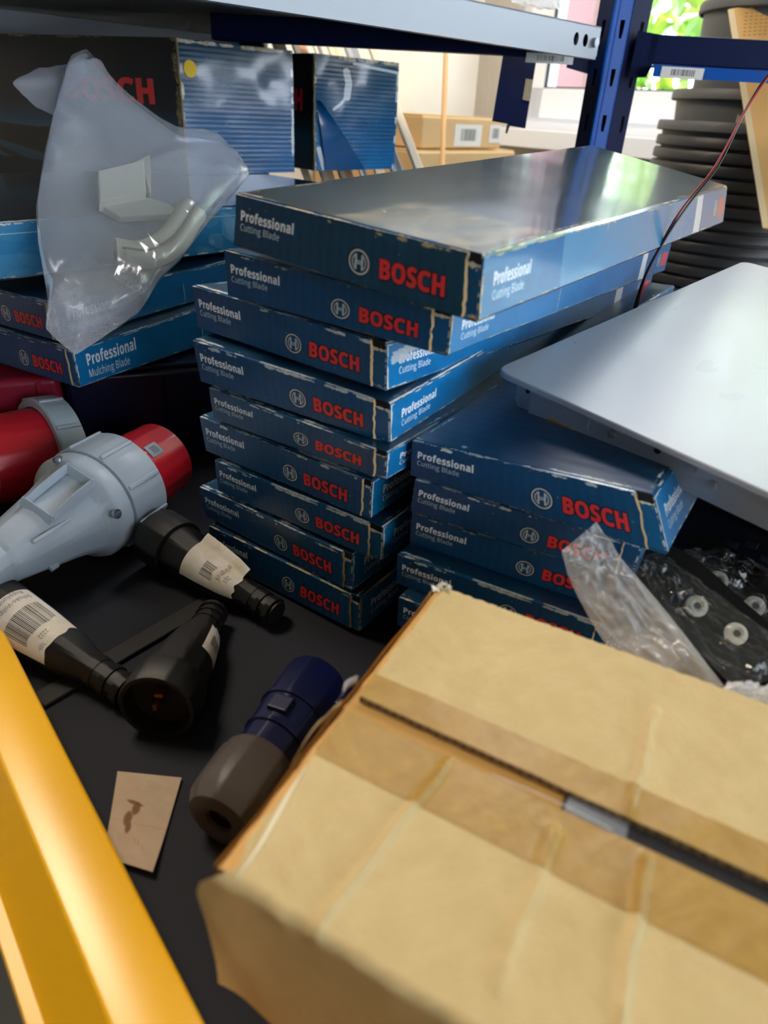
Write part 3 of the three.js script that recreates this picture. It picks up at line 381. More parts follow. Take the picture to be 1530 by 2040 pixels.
const LOW = [[[0.0154, 0.1513, -0.3974], [0.162, 0.1533, -0.3135], [0.0154, 0.178, -0.3974], [0.1565, 0.178, -0.3408], [0.2909, 0.1513, -0.8384], [0.4375, 0.1533, -0.7545], [0.2909, 0.178, -0.8384], [0.4321, 0.178, -0.7818]], [[0.0182, 0.1246, -0.3939], [0.1526, 0.1246, -0.3272], [0.0182, 0.1513, -0.3939], [0.1526, 0.1513, -0.3272], [0.2938, 0.1246, -0.8348], [0.4282, 0.1246, -0.7681], [0.2938, 0.1513, -0.8348], [0.4282, 0.1513, -0.7681]], [[0.0191, 0.0979, -0.395], [0.1535, 0.0979, -0.3283], [0.0191, 0.1246, -0.395], [0.1535, 0.1246, -0.3283], [0.2947, 0.0979, -0.8359], [0.429, 0.0979, -0.7692], [0.2947, 0.1246, -0.8359], [0.429, 0.1246, -0.7692]], [[0.0104, 0.0712, -0.3819], [0.1447, 0.0712, -0.3152], [0.0104, 0.0979, -0.3819], [0.1447, 0.0979, -0.3152], [0.2859, 0.0712, -0.8228], [0.4203, 0.0712, -0.7561], [0.2859, 0.0979, -0.8228], [0.4203, 0.0979, -0.7561]], [[0.0132, 0.0445, -0.3676], [0.1475, 0.0445, -0.3009], [0.0132, 0.0712, -0.3676], [0.1475, 0.0712, -0.3009], [0.2887, 0.0445, -0.8086], [0.4231, 0.0445, -0.7419], [0.2887, 0.0712, -0.8086], [0.4231, 0.0712, -0.7419]], [[0.0174, 0, -0.3593], [0.1517, 0, -0.2927], [0.0174, 0.0445, -0.3593], [0.1517, 0.0445, -0.2927], [0.2929, 0, -0.8003], [0.4273, 0, -0.7336], [0.2929, 0.0445, -0.8003], [0.4273, 0.0445, -0.7336]]];
[[5, 'blue cutting blade box on top of the low right pile, under the lamp panel'], [4, 'blue cutting blade box, second from the top of the low right pile'], [1, 'blue cutting blade box, third from the top of the low right pile'], [3, 'dim blue cutting blade box, fourth down in the low right pile'], [1, 'dark cutting blade box, fifth down behind the carton corner'], [4, 'cutting blade box at the foot of the low right pile']]
  .forEach(([m, label], i) => bladeBox(label, LOW[i], maps[m], { seed: 71 + i * 3, group: rightPile, flapEnd: 0.93, notch: i < 1 ? 1 : 0 }));
const MUL = [[[-0.4515, 0.117, -0.6812], [-0.3005, 0.117, -0.6009], [-0.4515, 0.155, -0.6812], [-0.3005, 0.155, -0.6009], [-0.1933, 0.117, -1.1668], [-0.0423, 0.117, -1.0865], [-0.1933, 0.167, -1.1668], [-0.0423, 0.167, -1.0865]], [[-0.4681, 0.1562, -0.6998], [-0.3185, 0.1562, -0.6169], [-0.4681, 0.1922, -0.6998], [-0.3185, 0.1922, -0.6169], [-0.2111, 0.1682, -1.1634], [-0.0616, 0.1682, -1.0805], [-0.2111, 0.2062, -1.1634], [-0.0616, 0.2062, -1.0805]]];
[['blue mulching blade box, lower one of the left pair under the bag', 0.945], ['blue mulching blade box, upper one of the left pair, half hidden by the bag', 0.945]].forEach(([label, e], i) => bladeBox(label, MUL[i], maps[6], { seed: 131 + i * 5, group: 'mulching blade boxes under the plastic bag', flapEnd: e, notch: 0 }));
{ // wide flat box above the mulching pair
  const c8 = [[-0.7081, 0.204, -0.8731], [-0.4073, 0.204, -0.6094], [-0.7081, 0.2555, -0.8731], [-0.4073, 0.2555, -0.6094], [-0.3124, 0.204, -1.3242], [-0.0117, 0.204, -1.0604], [-0.3124, 0.2555, -1.3242], [-0.0117, 0.2555, -1.0604]], o = thing('flat_box', 'wide flat blue carton under the two big tool boxes on the left', 'box', c8[0]), base = P3(c8[0]), k = cornerBox(c8.map((p) => P3(p).sub(base).toArray()), { seed: 55, split: 0.5 });
  part('box_body', k.geom, printed(printSheet(108, 'Cutting', { plain: true, wear: 1.6, top: ['#123a58', '#1a4668'] }), 0.25), o);
  part('lid_edge', sheet(30, 1, (u, v) => k.T(1, 0.78 + 0.02 * v, u).addScaledVector(V(0.7, 0, 0.7), 0.0006), (u, v) => [u, v]), mat(0x9fb8c8, 0.6), o, 'pale worn lid edge');
}
// big tool boxes standing behind
const waveBump = tex(canvas(512, 512, (g) => { for (let y = 0; y < 512; y++) { const k = 128 + 70 * Math.sin(y / 512 * 6.283 * 26) + 30 * Math.sin(y * 0.07 + 2); g.fillStyle = `rgb(${k | 0},${k | 0},${k | 0})`; g.fillRect(0, y, 512, 1); } const q = rand(9); for (let i = 0; i < 160; i++) { g.fillStyle = q() > 0.5 ? 'rgba(255,255,255,0.06)' : 'rgba(0,0,0,0.06)'; g.beginPath(); g.ellipse(q() * 512, q() * 512, 10 + q() * 60, 6 + q() * 40, q() * 3, 0, 6.3); g.fill(); } }), false);
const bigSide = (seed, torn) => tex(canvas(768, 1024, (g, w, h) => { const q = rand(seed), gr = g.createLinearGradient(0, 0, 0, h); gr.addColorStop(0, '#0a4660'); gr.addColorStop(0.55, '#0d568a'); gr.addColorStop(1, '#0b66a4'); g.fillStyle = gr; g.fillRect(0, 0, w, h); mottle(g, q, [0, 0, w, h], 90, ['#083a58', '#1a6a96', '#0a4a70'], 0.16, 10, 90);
  scuffLine(g, q, 0, 12, w, 16, { w: 20, thr: -0.05, tones: ['#d7ccae', '#bfae88', '#e2e4e0'] }); scuffLine(g, q, 8, 0, 8, h, { w: 16, thr: 0, tones: ['#cdbf9a', '#e0e2de'] }); scuffLine(g, q, w - 8, 0, w - 8, h, { w: 14, thr: 0.05, tones: ['#dfe6ea', '#c9d3da'] }); specks(g, q, [0, 0, w, h], 60);
  if (torn) { g.strokeStyle = '#d3dde6'; g.lineCap = 'round'; const st = (pts, lw) => { g.lineWidth = lw; g.beginPath(); pts.forEach(([x, y], i) => (i ? g.lineTo(x * w, y * h) : g.moveTo(x * w, y * h))); g.stroke(); }; st([[0.36, 0.12], [0.39, 0.22], [0.37, 0.34]], 60); st([[0.37, 0.33], [0.30, 0.40], [0.22, 0.45]], 24); st([[0.05, 0.80], [0.12, 0.99]], 40); st([[0.20, 0.84], [0.30, 0.99]], 34); st([[0.45, 0.05], [0.98, 0.09]], 26); } }));
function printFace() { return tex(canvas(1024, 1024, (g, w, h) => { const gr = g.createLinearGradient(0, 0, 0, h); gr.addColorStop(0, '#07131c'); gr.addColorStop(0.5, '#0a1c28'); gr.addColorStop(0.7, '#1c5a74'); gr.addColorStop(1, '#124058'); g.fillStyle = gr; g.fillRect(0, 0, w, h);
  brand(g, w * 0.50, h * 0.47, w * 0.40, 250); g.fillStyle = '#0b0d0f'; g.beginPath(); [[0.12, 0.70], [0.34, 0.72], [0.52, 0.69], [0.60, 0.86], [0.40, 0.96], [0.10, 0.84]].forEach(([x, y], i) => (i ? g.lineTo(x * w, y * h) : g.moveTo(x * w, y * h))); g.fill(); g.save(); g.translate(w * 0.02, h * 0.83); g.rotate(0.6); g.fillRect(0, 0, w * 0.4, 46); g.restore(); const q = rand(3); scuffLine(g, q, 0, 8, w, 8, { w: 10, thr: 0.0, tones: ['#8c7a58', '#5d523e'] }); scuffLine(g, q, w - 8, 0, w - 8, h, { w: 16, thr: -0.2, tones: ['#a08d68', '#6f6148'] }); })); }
function bigBox(label, origin, w, h, d, turn, sideMap, dot, splay = 0) {
  const cs = Math.cos(splay), sn = Math.sin(splay);
  const o = thing('tool_carton', label, 'box', origin, turn, 'big tool cartons standing on the flat box');   // origin: front right bottom corner
  const side = phys({ map: sideMap, roughness: 0.25, clearcoat: 1, clearcoatRoughness: 0.1, bumpMap: waveBump, bumpScale: 0.0004 }), front = phys({ map: printFace(), roughness: 0.45 }), top = mat(0x0b2436, 0.5);
  const wob = (p, k) => { p.x += 0.0016 * fbm(p.y * 22 + k, p.z * 18, 1, 2); p.z += 0.0014 * fbm(p.x * 18, p.y * 18, k, 2); return p; };
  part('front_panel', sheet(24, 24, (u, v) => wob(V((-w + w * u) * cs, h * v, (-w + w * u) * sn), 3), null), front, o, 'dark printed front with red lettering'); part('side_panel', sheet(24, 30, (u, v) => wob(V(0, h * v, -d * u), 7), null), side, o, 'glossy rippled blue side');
  part('lid', sheet(8, 8, (u, v) => V(-w * (1 - u) * cs, h + 0.004 * Math.sin(3.1 * v) * Math.sin(3.1 * u), -d * v - w * (1 - u) * sn), null), top, o);
  part('rear_panel', [sheet(2, 2, (u, v) => V(-w * cs * u, h * v, -d - w * sn * u), null), sheet(2, 2, (u, v) => V(-w * cs, h * v, -d * u - w * sn), null), sheet(1, 1, (u, v) => V(-w * cs * u, 0.0005, -d * v - w * sn * u), null)], top, o);
  const q = rand(8); part('worn_edge', Array.from({ length: 40 }, (_, i) => box(0.002 + q() * 0.002, h / 40, 0.0025, 0.0006 + 0.001 * noise(i * 0.4, 2), h * (i + 0.5) / 40, 0.0004)), mat(0x8f7d5a, 0.9), o, 'frayed tan corner edge');
  if (dot) part('sticker', new THREE.CylinderGeometry(0.0108, 0.0108, 0.0006, 40).rotateZ(Math.PI / 2).translate(0.0016, dot[0], -dot[1]), mat(0xffd21a, 0.5), o, 'round yellow sticker');
  return o;
}
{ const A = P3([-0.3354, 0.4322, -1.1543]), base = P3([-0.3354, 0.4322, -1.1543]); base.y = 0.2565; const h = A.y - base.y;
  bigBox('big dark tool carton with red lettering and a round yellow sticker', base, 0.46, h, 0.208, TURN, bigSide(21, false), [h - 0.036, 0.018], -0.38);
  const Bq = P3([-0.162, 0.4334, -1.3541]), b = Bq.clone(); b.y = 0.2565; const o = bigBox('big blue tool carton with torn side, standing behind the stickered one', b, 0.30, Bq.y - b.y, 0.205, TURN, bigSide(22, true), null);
  part('torn_flap', sheet(12, 12, (u, v) => V(0.001 + 0.012 * u * (1 - v) + 0.004 * Math.sin(3 * v), (Bq.y - b.y) * (0.62 - 0.62 * v), -0.004 - 0.10 * u * v - 0.02 * v), null), phys({ color: 0x0d4f86, roughness: 0.25, clearcoat: 0.5 }), o, 'bent dark blue flap');
}

// ------------------------------------------------------------------ big cardboard carton in front
const kraftBump = fieldTex(512, (u, v) => 0.5 + 0.28 * tileNoise(u, v, 22, 3) + 0.12 * tileNoise(u, v, 6, 9));
const kraftTex = (a, b, seed, n = 512) => fieldTex(n, (u, v) => { const k = clamp(0.5 + 0.55 * tileNoise(u, v, 3, seed) + 0.35 * tileNoise(u, v, 30, seed + 4), 0, 1), f = hash3(Math.floor(u * n), Math.floor(v * n), seed) > 0.992 ? 0.9 : 1; return [0, 1, 2].map((i) => mix(a[i], b[i], k) * f); }, true);
{
  const A = P3([0.0312, 0.15, -0.2789]), o = thing('cardboard_carton', 'large tan cardboard carton closed with brown tape in the foreground', 'box');
  basis(o, A, V(0.893, 0, 0.45), V(0, 1, 0)); o.updateMatrixWorld(true);
  const loc = (a) => o.worldToLocal(P3(a));
  const kraft = phys({ map: kraftTex([0.75, 0.655, 0.46], [0.80, 0.71, 0.52], 5), roughness: 0.82, bumpMap: kraftBump, bumpScale: 0.00035 }), kraftLitSide = phys({ map: kraftTex([0.80, 0.62, 0.36], [0.84, 0.66, 0.40], 12), roughness: 0.8, bumpMap: kraftBump, bumpScale: 0.0003 });  // side kraft brightened in colour for light missing on the front wall
  const tapeM = phys({ map: kraftTex([0.60, 0.46, 0.19], [0.69, 0.55, 0.26], 19), roughness: 0.42, bumpMap: kraftBump, bumpScale: 0.00025 }), rawEdge = mat(0xffffff, 0.9, { map: tex(canvas(64, 16, (g) => { g.fillStyle = '#8a6a42'; g.fillRect(0, 0, 64, 16); g.fillStyle = '#4a3724'; g.beginPath(); g.ellipse(20, 7, 11, 3.6, 0.2, 0, 6.3); g.fill(); g.fillStyle = '#c9ad7c'; g.fillRect(0, 0, 64, 2); }), true, [1, 1]) });
  const creases = [[[0.0326, 0.15, -0.1722], [-0.0169, 0.15, -0.0988], 0.0022, 0.0022], [[0.0969, 0.15, -0.136], [0.0706, 0.15, -0.0809], 0.0027, 0.0022], [[0.121, 0.15, -0.2028], [0.092, 0.15, -0.1473], 0.0017, 0.0026], [[0.0675, 0.15, -0.1458], [0.039, 0.15, -0.09], 0.0015, 0.0036], [[-0.0075, 0.15, -0.149], [-0.0261, 0.15, -0.119], 0.0004, 0.004], [[0.0607, 0.15, -0.2316], [0.0392, 0.15, -0.194], 0.0003, 0.005]].map(([a, b, h, w]) => { const p = loc(a), q = loc(b); return { x: p.x, z: p.z, dx: q.x - p.x, dz: q.z - p.z, h, w }; });
  const top = (x, z) => { let y = 0.0007 * fbm(x * 30, z * 30, 2) + 0.00025 * fbm(x * 130 + z * 60, z * 30, 7, 2); for (const c of creases) { const L = Math.hypot(c.dx, c.dz), t = ((x - c.x) * c.dx + (z - c.z) * c.dz) / L / L, d = ((x - c.x) * c.dz - (z - c.z) * c.dx) / L + 0.0012 * noise(t * 5, c.h * 9000); const e = clamp(t / 0.06, 0, 1) * clamp((1 - t) / 0.15, 0, 1); y += e * c.h * (d < 0 ? Math.exp(-((d / c.w) ** 2)) : Math.exp(-((d / (c.w * 0.55)) ** 2))); } return y; };
  const fold = 0.1725, X1 = 0.43, edgeX = (z) => 0.0028 + 0.0006 * noise(z * 300, 3) + 0.0004 * noise(z * 900, 8) + 0.002 * Math.exp(-(((z - 0.172) / 0.008) ** 2));
  const uvk = (x, z) => [x / 0.12, z / 0.12];
  const flap = (name, z0, z1, lift, capZ) => {
    const g = [sheet(520, 90, (u, v) => { const z = mix(z0, z1, v) + (v === 0 ? 0.0005 * noise(u * 260, 4) : 0), x = mix(edgeX(z), X1, u); return V(x, lift + top(x, z), z); }, (u, v) => uvk(u * X1, mix(z0, z1, v)))];
    g.push(sheet(90, 1, (u, v) => { const z = mix(z0, z1, u), x = edgeX(z); return V(x - 0.0003 * v, lift + top(x, z) - 0.0036 * v, z); }, (u, v) => uvk(u * 0.2, v * 0.004)));
    part(name, g, kraft, o);
    part('corrugated_edge', [sheet(160, 2, (u, v) => { const x = mix(edgeX(capZ), X1, u); return V(x, lift + top(x, capZ) - 0.0036 * v, capZ + (v ? 0.0006 * (capZ > z0 + 1e-5 ? 1 : -1) * Math.abs(Math.sin(x * 900)) : 0)); }, (u, v) => [u * 110, 1 - v])], rawEdge, o, 'raw corrugated cut edge');
  };
  flap('rear_flap', 0.0008, 0.0878, 0.001, 0.0878); flap('front_flap', 0.0965, fold, 0, 0.0965);
  const tape = (z0, z1, lift) => part('packing_tape', sheet(520, 24, (u, v) => { const z = mix(z0, z1, v), x = mix(edgeX(z) - 0.0002, X1, u); return V(x, lift + top(x, z) + 0.00018, z); }, (u, v) => [u * X1 / 0.09, mix(z0, z1, v) / 0.09]), tapeM, o, 'clear brown packing tape');
  tape(0.0732, 0.0880, 0.001); tape(0.0963, 0.1216, 0);
  part('inner_flap', box(0.092, 0.003, 0.05, 0.046, -0.0042, 0.092, 0.0006), mat(0xb98e4a, 0.7), o, 'tan inner flap seen in the gap');
  part('black_strip', box(0.34, 0.0015, 0.014, 0.262, -0.0026, 0.0925), mat(0x1b1b1f, 0.75, { bumpMap: kraftBump, bumpScale: 0.0006 }), o, 'black foam strip seen in the gap');
  part('grey_film', box(0.022, 0.0006, 0.013, 0.104, -0.0015, 0.0925), mat(0x5f6268, 0.3), o, 'shiny grey film over the strip');
  part('film_edge', tube([V(0.045, 0.0006, 0.0957), V(0.07, 0.0012, 0.0952), V(0.09, 0.0005, 0.0955)].map((p) => p.setX(p.x + 0.02)), 0.00022, 30, 6), mat(0xcfcfd0, 0.2), o, 'shiny folded tape edge');
  // walls: left wall with folded top, front wall flaring a little outwards, back and right
  const hz = 0.091, lean = (y) => -0.0065 * (-y / hz);
  part('left_wall', [sheet(40, 10, (u, v) => { const z = mix(0.0, fold, u), y = mix(-0.004, -hz, v); return V(-0.003 + lean(y) + 0.0008 * noise(z * 40, y * 40), y, z); }, (u, v) => uvk(u * 0.17, v * 0.09)), sheet(60, 4, (u, v) => { const z = mix(0.0, fold, u), a = v * 1.57; return V(0.0045 - 0.0075 * Math.sin(a) , -0.0035 - 0.0035 * (1 - Math.cos(a)) + 0.0004 * noise(z * 120, 2), z); }, (u, v) => uvk(u * 0.17, v * 0.01))], kraftLitSide, o, 'darker brown folded side wall');
  const wallP = (u, v) => { const a = Math.min(v / 0.12, 1), yy = v < 0.12 ? -0.0045 * (1 - Math.cos(a * 1.571)) : mix(-0.0045, -hz, (v - 0.12) / 0.88), zz = fold + (v < 0.12 ? 0.0045 * Math.sin(a * 1.571) : 0.0045 - 0.0015 * v), x0 = mix(edgeX(fold), -0.0035, clamp(v / 0.16, 0, 1)) + lean(yy), x = mix(x0, X1, Math.pow(u, 1.6)), cr = Math.exp(-((x / 0.014) ** 2)), r = top(Math.max(x, 0.003), fold) * (1 - v); return V(x - 0.0030 * cr * Math.exp(-(((v - 0.24) / 0.10) ** 2)), yy + r + 0.0005 * noise(x * 160, 1) * Math.max(0, 1 - Math.abs(v - 0.1) / 0.1), zz + 0.0016 * fbm(x * 26, v * 3, 4) * v + 0.0022 * cr * Math.sin(v * 5) + 0.0006 * noise(x * 150, 6) * Math.max(0, 1 - Math.abs(v - 0.1) / 0.1)); };
  part('front_fold', sheet(190, 10, (u, v) => wallP(u, v * 0.085), (u, v) => uvk(u * X1, fold + v * 0.01)), kraft, o, 'rounded front fold');
  part('front_wall', sheet(160, 40, (u, v) => wallP(u, 0.085 + 0.915 * v), (u, v) => uvk(u * X1, v * 0.09)), kraftLitSide, o, 'brown front wall');
  part('pale_crease', sheet(14, 4, (u, v) => { const z = mix(0.128, 0.1745, u), x = 0.0034 + 0.0052 * Math.sin(u * 2.2) * u + 0.0016 * (v - 0.5) * Math.sin(u * 3.1); return V(x, 0.0002 + top(x, Math.min(z, fold)) + 0.0007 * Math.sin(v * 3.14) - (z > fold ? 0.0006 : 0), z); }, null), mat(0xe6d9b8, 0.85), o, 'pale rubbed crease at the corner');
  part('rear_wall', [sheet(2, 2, (u, v) => V(mix(0, X1, u), -0.0026 - (hz - 0.0026) * v, 0), null), sheet(2, 2, (u, v) => V(X1, -hz * v, mix(0, fold, u)), null), sheet(1, 1, (u, v) => V(mix(-0.008, X1, u), -hz, mix(0, fold, v)), null)], kraftLitSide, o);
  const q = rand(4); part('torn_paper', Array.from({ length: 9 }, (_, i) => slab([[0, 0], [0.003 + q() * 0.002, 0.0004], [0.002, 0.003 + q() * 0.0016]], 0.0003).rotateX(q() * 1.6).rotateY(q() * 6).translate(-0.001 + 0.006 * q(), 0.001 + 0.001 * q(), 0.001 + 0.003 * q())), paperTorn, o, 'torn pale paper shreds');
  part('torn_flap', sheet(14, 6, (u, v) => { const z = mix(0.092, 0.128, u); return V(-0.0032 - 0.0022 * Math.sin(u * 3.1) - 0.0012 * v, -0.001 - 0.005 * v + 0.001 * noise(u * 7, 2), z); }, null), mat(0xcbb58a, 0.85), o, 'torn pale paper along the side');
  part('tape_end', sheet(10, 4, (u, v) => V(-0.004 - 0.002 * Math.sin(u * 3), 0.0006 - 0.005 * v + 0.002 * u, mix(0.078, 0.09, u)), null), phys({ color: 0xdfe3e8, roughness: 0.12, transmission: 0.5, thickness: 0 }), o, 'glossy loose end of the tape');
  // second carton that carries it
  const s = thing('cardboard_carton', 'lower tan carton under the large taped carton, only a sliver visible', 'box'); s.quaternion.copy(o.quaternion); s.position.copy(o.localToWorld(V(0.012, -0.1505, 0.004)));
  part('carton_body', box(0.40, 0.058, 0.166, 0.2, 0.0295, 0.083, 0.002), kraft, s);
}

// ------------------------------------------------------------------ lamp panel: white plate on a galvanised frame, with its wires
{ const P0 = P3([0.0736, 0.205, -0.4646]), P1 = P3([0.3824, 0.235, -0.7875]), P2 = P3([0.2124, 0.19, -0.3269]);
  const o = thing('lamp_panel', 'square white lamp panel on a galvanised frame lying across the right pile', 'lamp panel'); basis(o, P0, P2.clone().sub(P0), P1.clone().sub(P0)); o.updateMatrixWorld(true);
  const L = P0.distanceTo(P1), Wd = L, q = o.worldToLocal(P1.clone()), sk = q.x / q.y;
  const sh = (m, r, w, l) => { const s = new THREE.Shape(), x = (u, v) => u + sk * v; const c = [[m, m], [w - m, m], [w - m, l - m], [m, l - m]]; s.moveTo(x(m + r, m), m); s.lineTo(x(w - m - r, m), m); s.quadraticCurveTo(x(w - m, m), m, x(w - m, m + r), m + r); s.lineTo(x(w - m, l - m - r), l - m - r); s.quadraticCurveTo(x(w - m, l - m), l - m, x(w - m - r, l - m), l - m); s.lineTo(x(m + r, l - m), l - m); s.quadraticCurveTo(x(m, l - m), l - m, x(m, l - m - r), l - m - r); s.lineTo(x(m, m + r), m + r); s.quadraticCurveTo(x(m, m), m, x(m + r, m), m); return s; };
  const smudge = tex(canvas(1024, 1024, (g) => { g.fillStyle = '#b4bcc9'; g.fillRect(0, 0, 1024, 1024); const k = rand(77); for (let i = 0; i < 26; i++) { g.strokeStyle = `rgba(120,132,160,${0.05 + 0.10 * k()})`; g.lineWidth = 6 + 26 * k(); g.lineCap = 'round'; const x = k() * 1024, y = k() * 1024; g.beginPath(); g.moveTo(x, y); g.quadraticCurveTo(x + 40 * (k() - 0.5), y + 60 * k(), x + 90 * (k() - 0.5), y + 110 * (k() - 0.3)); g.stroke(); } for (let i = 0; i < 8; i++) { g.strokeStyle = 'rgba(60,80,130,0.35)'; g.lineWidth = 2 + 3 * k(); const x = k() * 900, y = k() * 900; g.beginPath(); g.moveTo(x, y); g.lineTo(x + 14 * k(), y + 16 * k()); g.stroke(); } }), true, [1 / 0.446, 1 / 0.446]);
  const micro = fieldTex(128, (u, v) => 0.5 + 0.25 * Math.sin(u * 6.283 * 16) + 0.25 * Math.sin(v * 6.283 * 16), false, [20, 20]);
  part('white_plate', new THREE.ExtrudeGeometry(sh(0, 0.013, Wd, L), { depth: 0.0024, bevelEnabled: true, bevelSize: 0.0012, bevelThickness: 0.0012, bevelSegments: 3, bevelOffset: -0.0012, curveSegments: 12 }).translate(0, 0, -0.0024), phys({ map: smudge, roughness: 0.3, clearcoat: 0.1, clearcoatRoughness: 0.1, bumpMap: micro, bumpScale: 0.00003 }), o, 'white diffuser plate');
  const galv = phys({ color: 0xaeb6be, metalness: 0.35, roughness: 0.45, bumpMap: galvBump, bumpScale: 0.0004 }), X = (u, v) => u + sk * v, h = 0.024, m = 0.012;
  const rail = (a, b) => { const d = b.clone().sub(a), l = d.length(), g = box(l, 0.0014, h, l / 2, 0, -h / 2 - 0.0038); g.applyMatrix4(new THREE.Matrix4().makeRotationZ(Math.atan2(d.y, d.x))); return g.translate(a.x, a.y, 0); };
  const c = [[0.028, m], [Wd - m, m], [Wd - m, L - m], [m, L - m], [m, 0.03]].map(([u, v]) => V(X(u, v), v, 0));
  part('metal_frame', [rail(c[0], c[1]), rail(c[1], c[2]), rail(c[2], c[3]), rail(c[3], c[4])], galv, o, 'galvanised metal frame');
  part('back_sheet', new THREE.ExtrudeGeometry(sh(0.02, 0.006, Wd, L), { depth: 0.001, bevelEnabled: false }).translate(0, 0, -0.022), galv, o);
  part('corner_bracket', [slab([[0.012, -0.004], [0.042, -0.004], [0.042, -0.026], [0.036, -0.03], [0.032, -0.028], [0.018, -0.030], [0.012, -0.022]], 0.0012, 0.0003).rotateX(Math.PI / 2).translate(0, m + 0.003, 0)], galv, o, 'cut metal corner bracket');
  const bolt = (x, z, r, mm, n) => part(n, [cyl(r, r * 0.8, 0.0018, 20).translate(x, m - 0.0016, z), cyl(r * 0.45, r * 0.45, 0.0024, 6).translate(x, m - 0.002, z)], mm, o);
  bolt(0.094, -0.013, 0.0032, mat(0xc9ced4, 0.25, { metalness: 0.9 }), 'screw'); for (const [x, z, r] of [[0.150, -0.011, 0.003], [0.164, -0.016, 0.0034], [0.20, -0.012, 0.003]]) bolt(x, z, r, galv, 'rivet');
  part('bolt_hole', cyl(0.0024, 0.0024, 0.0012, 16).translate(0.126, m - 0.0006, -0.010), M.hole, o); part('bolt_hole', cyl(0.0018, 0.0018, 0.0012, 16).translate(0.022, m + 0.0026, -0.012), M.hole, o);
  part('yellow_strip', box(0.078, 0.0012, 0.0016, 0.084, m - 0.0012, -0.0235), mat(0xc08a20, 0.5), o, 'thin orange strip'); part('weld_mark', box(0.0012, 0.0006, 0.010, 0.076, m - 0.0008, -0.012), mat(0xd6dade, 0.4, { metalness: 0.7 }), o);
  // wires
  const w = thing('twin_wire', 'thin black and red wire pair hanging down to the lamp panel', 'wire');
  const pts = [[0.3496, 0.438, -0.7246], [0.3099, 0.4015, -0.6964], [0.2917, 0.3746, -0.6801], [0.2689, 0.3316, -0.6539], [0.2458, 0.3001, -0.6405], [0.2322, 0.2715, -0.6348], [0.2268, 0.2472, -0.6375], [0.2311, 0.2127, -0.6575], [0.2399, 0.1909, -0.6793]].map(P3);
  const off = (k, s) => pts.map((p, i) => p.clone().add(V(s * 0.0012 * Math.cos(i * 0.8 + k), s * 0.0006 * Math.sin(i * 0.8), s * 0.0012 * Math.sin(i * 0.8 + k))));
  part('black_wire', tube(off(0.3, -1), 0.0013, 120, 10), mat(0x0d0c0e, 0.3), w); part('red_wire', tube(off(0.3, 1).map((p, i) => p.add(V(0.0004, 0, i > 2 && i < 5 ? -0.0016 : 0))), 0.0008, 120, 10), mat(0xa02430, 0.35), w, 'red wire');
}

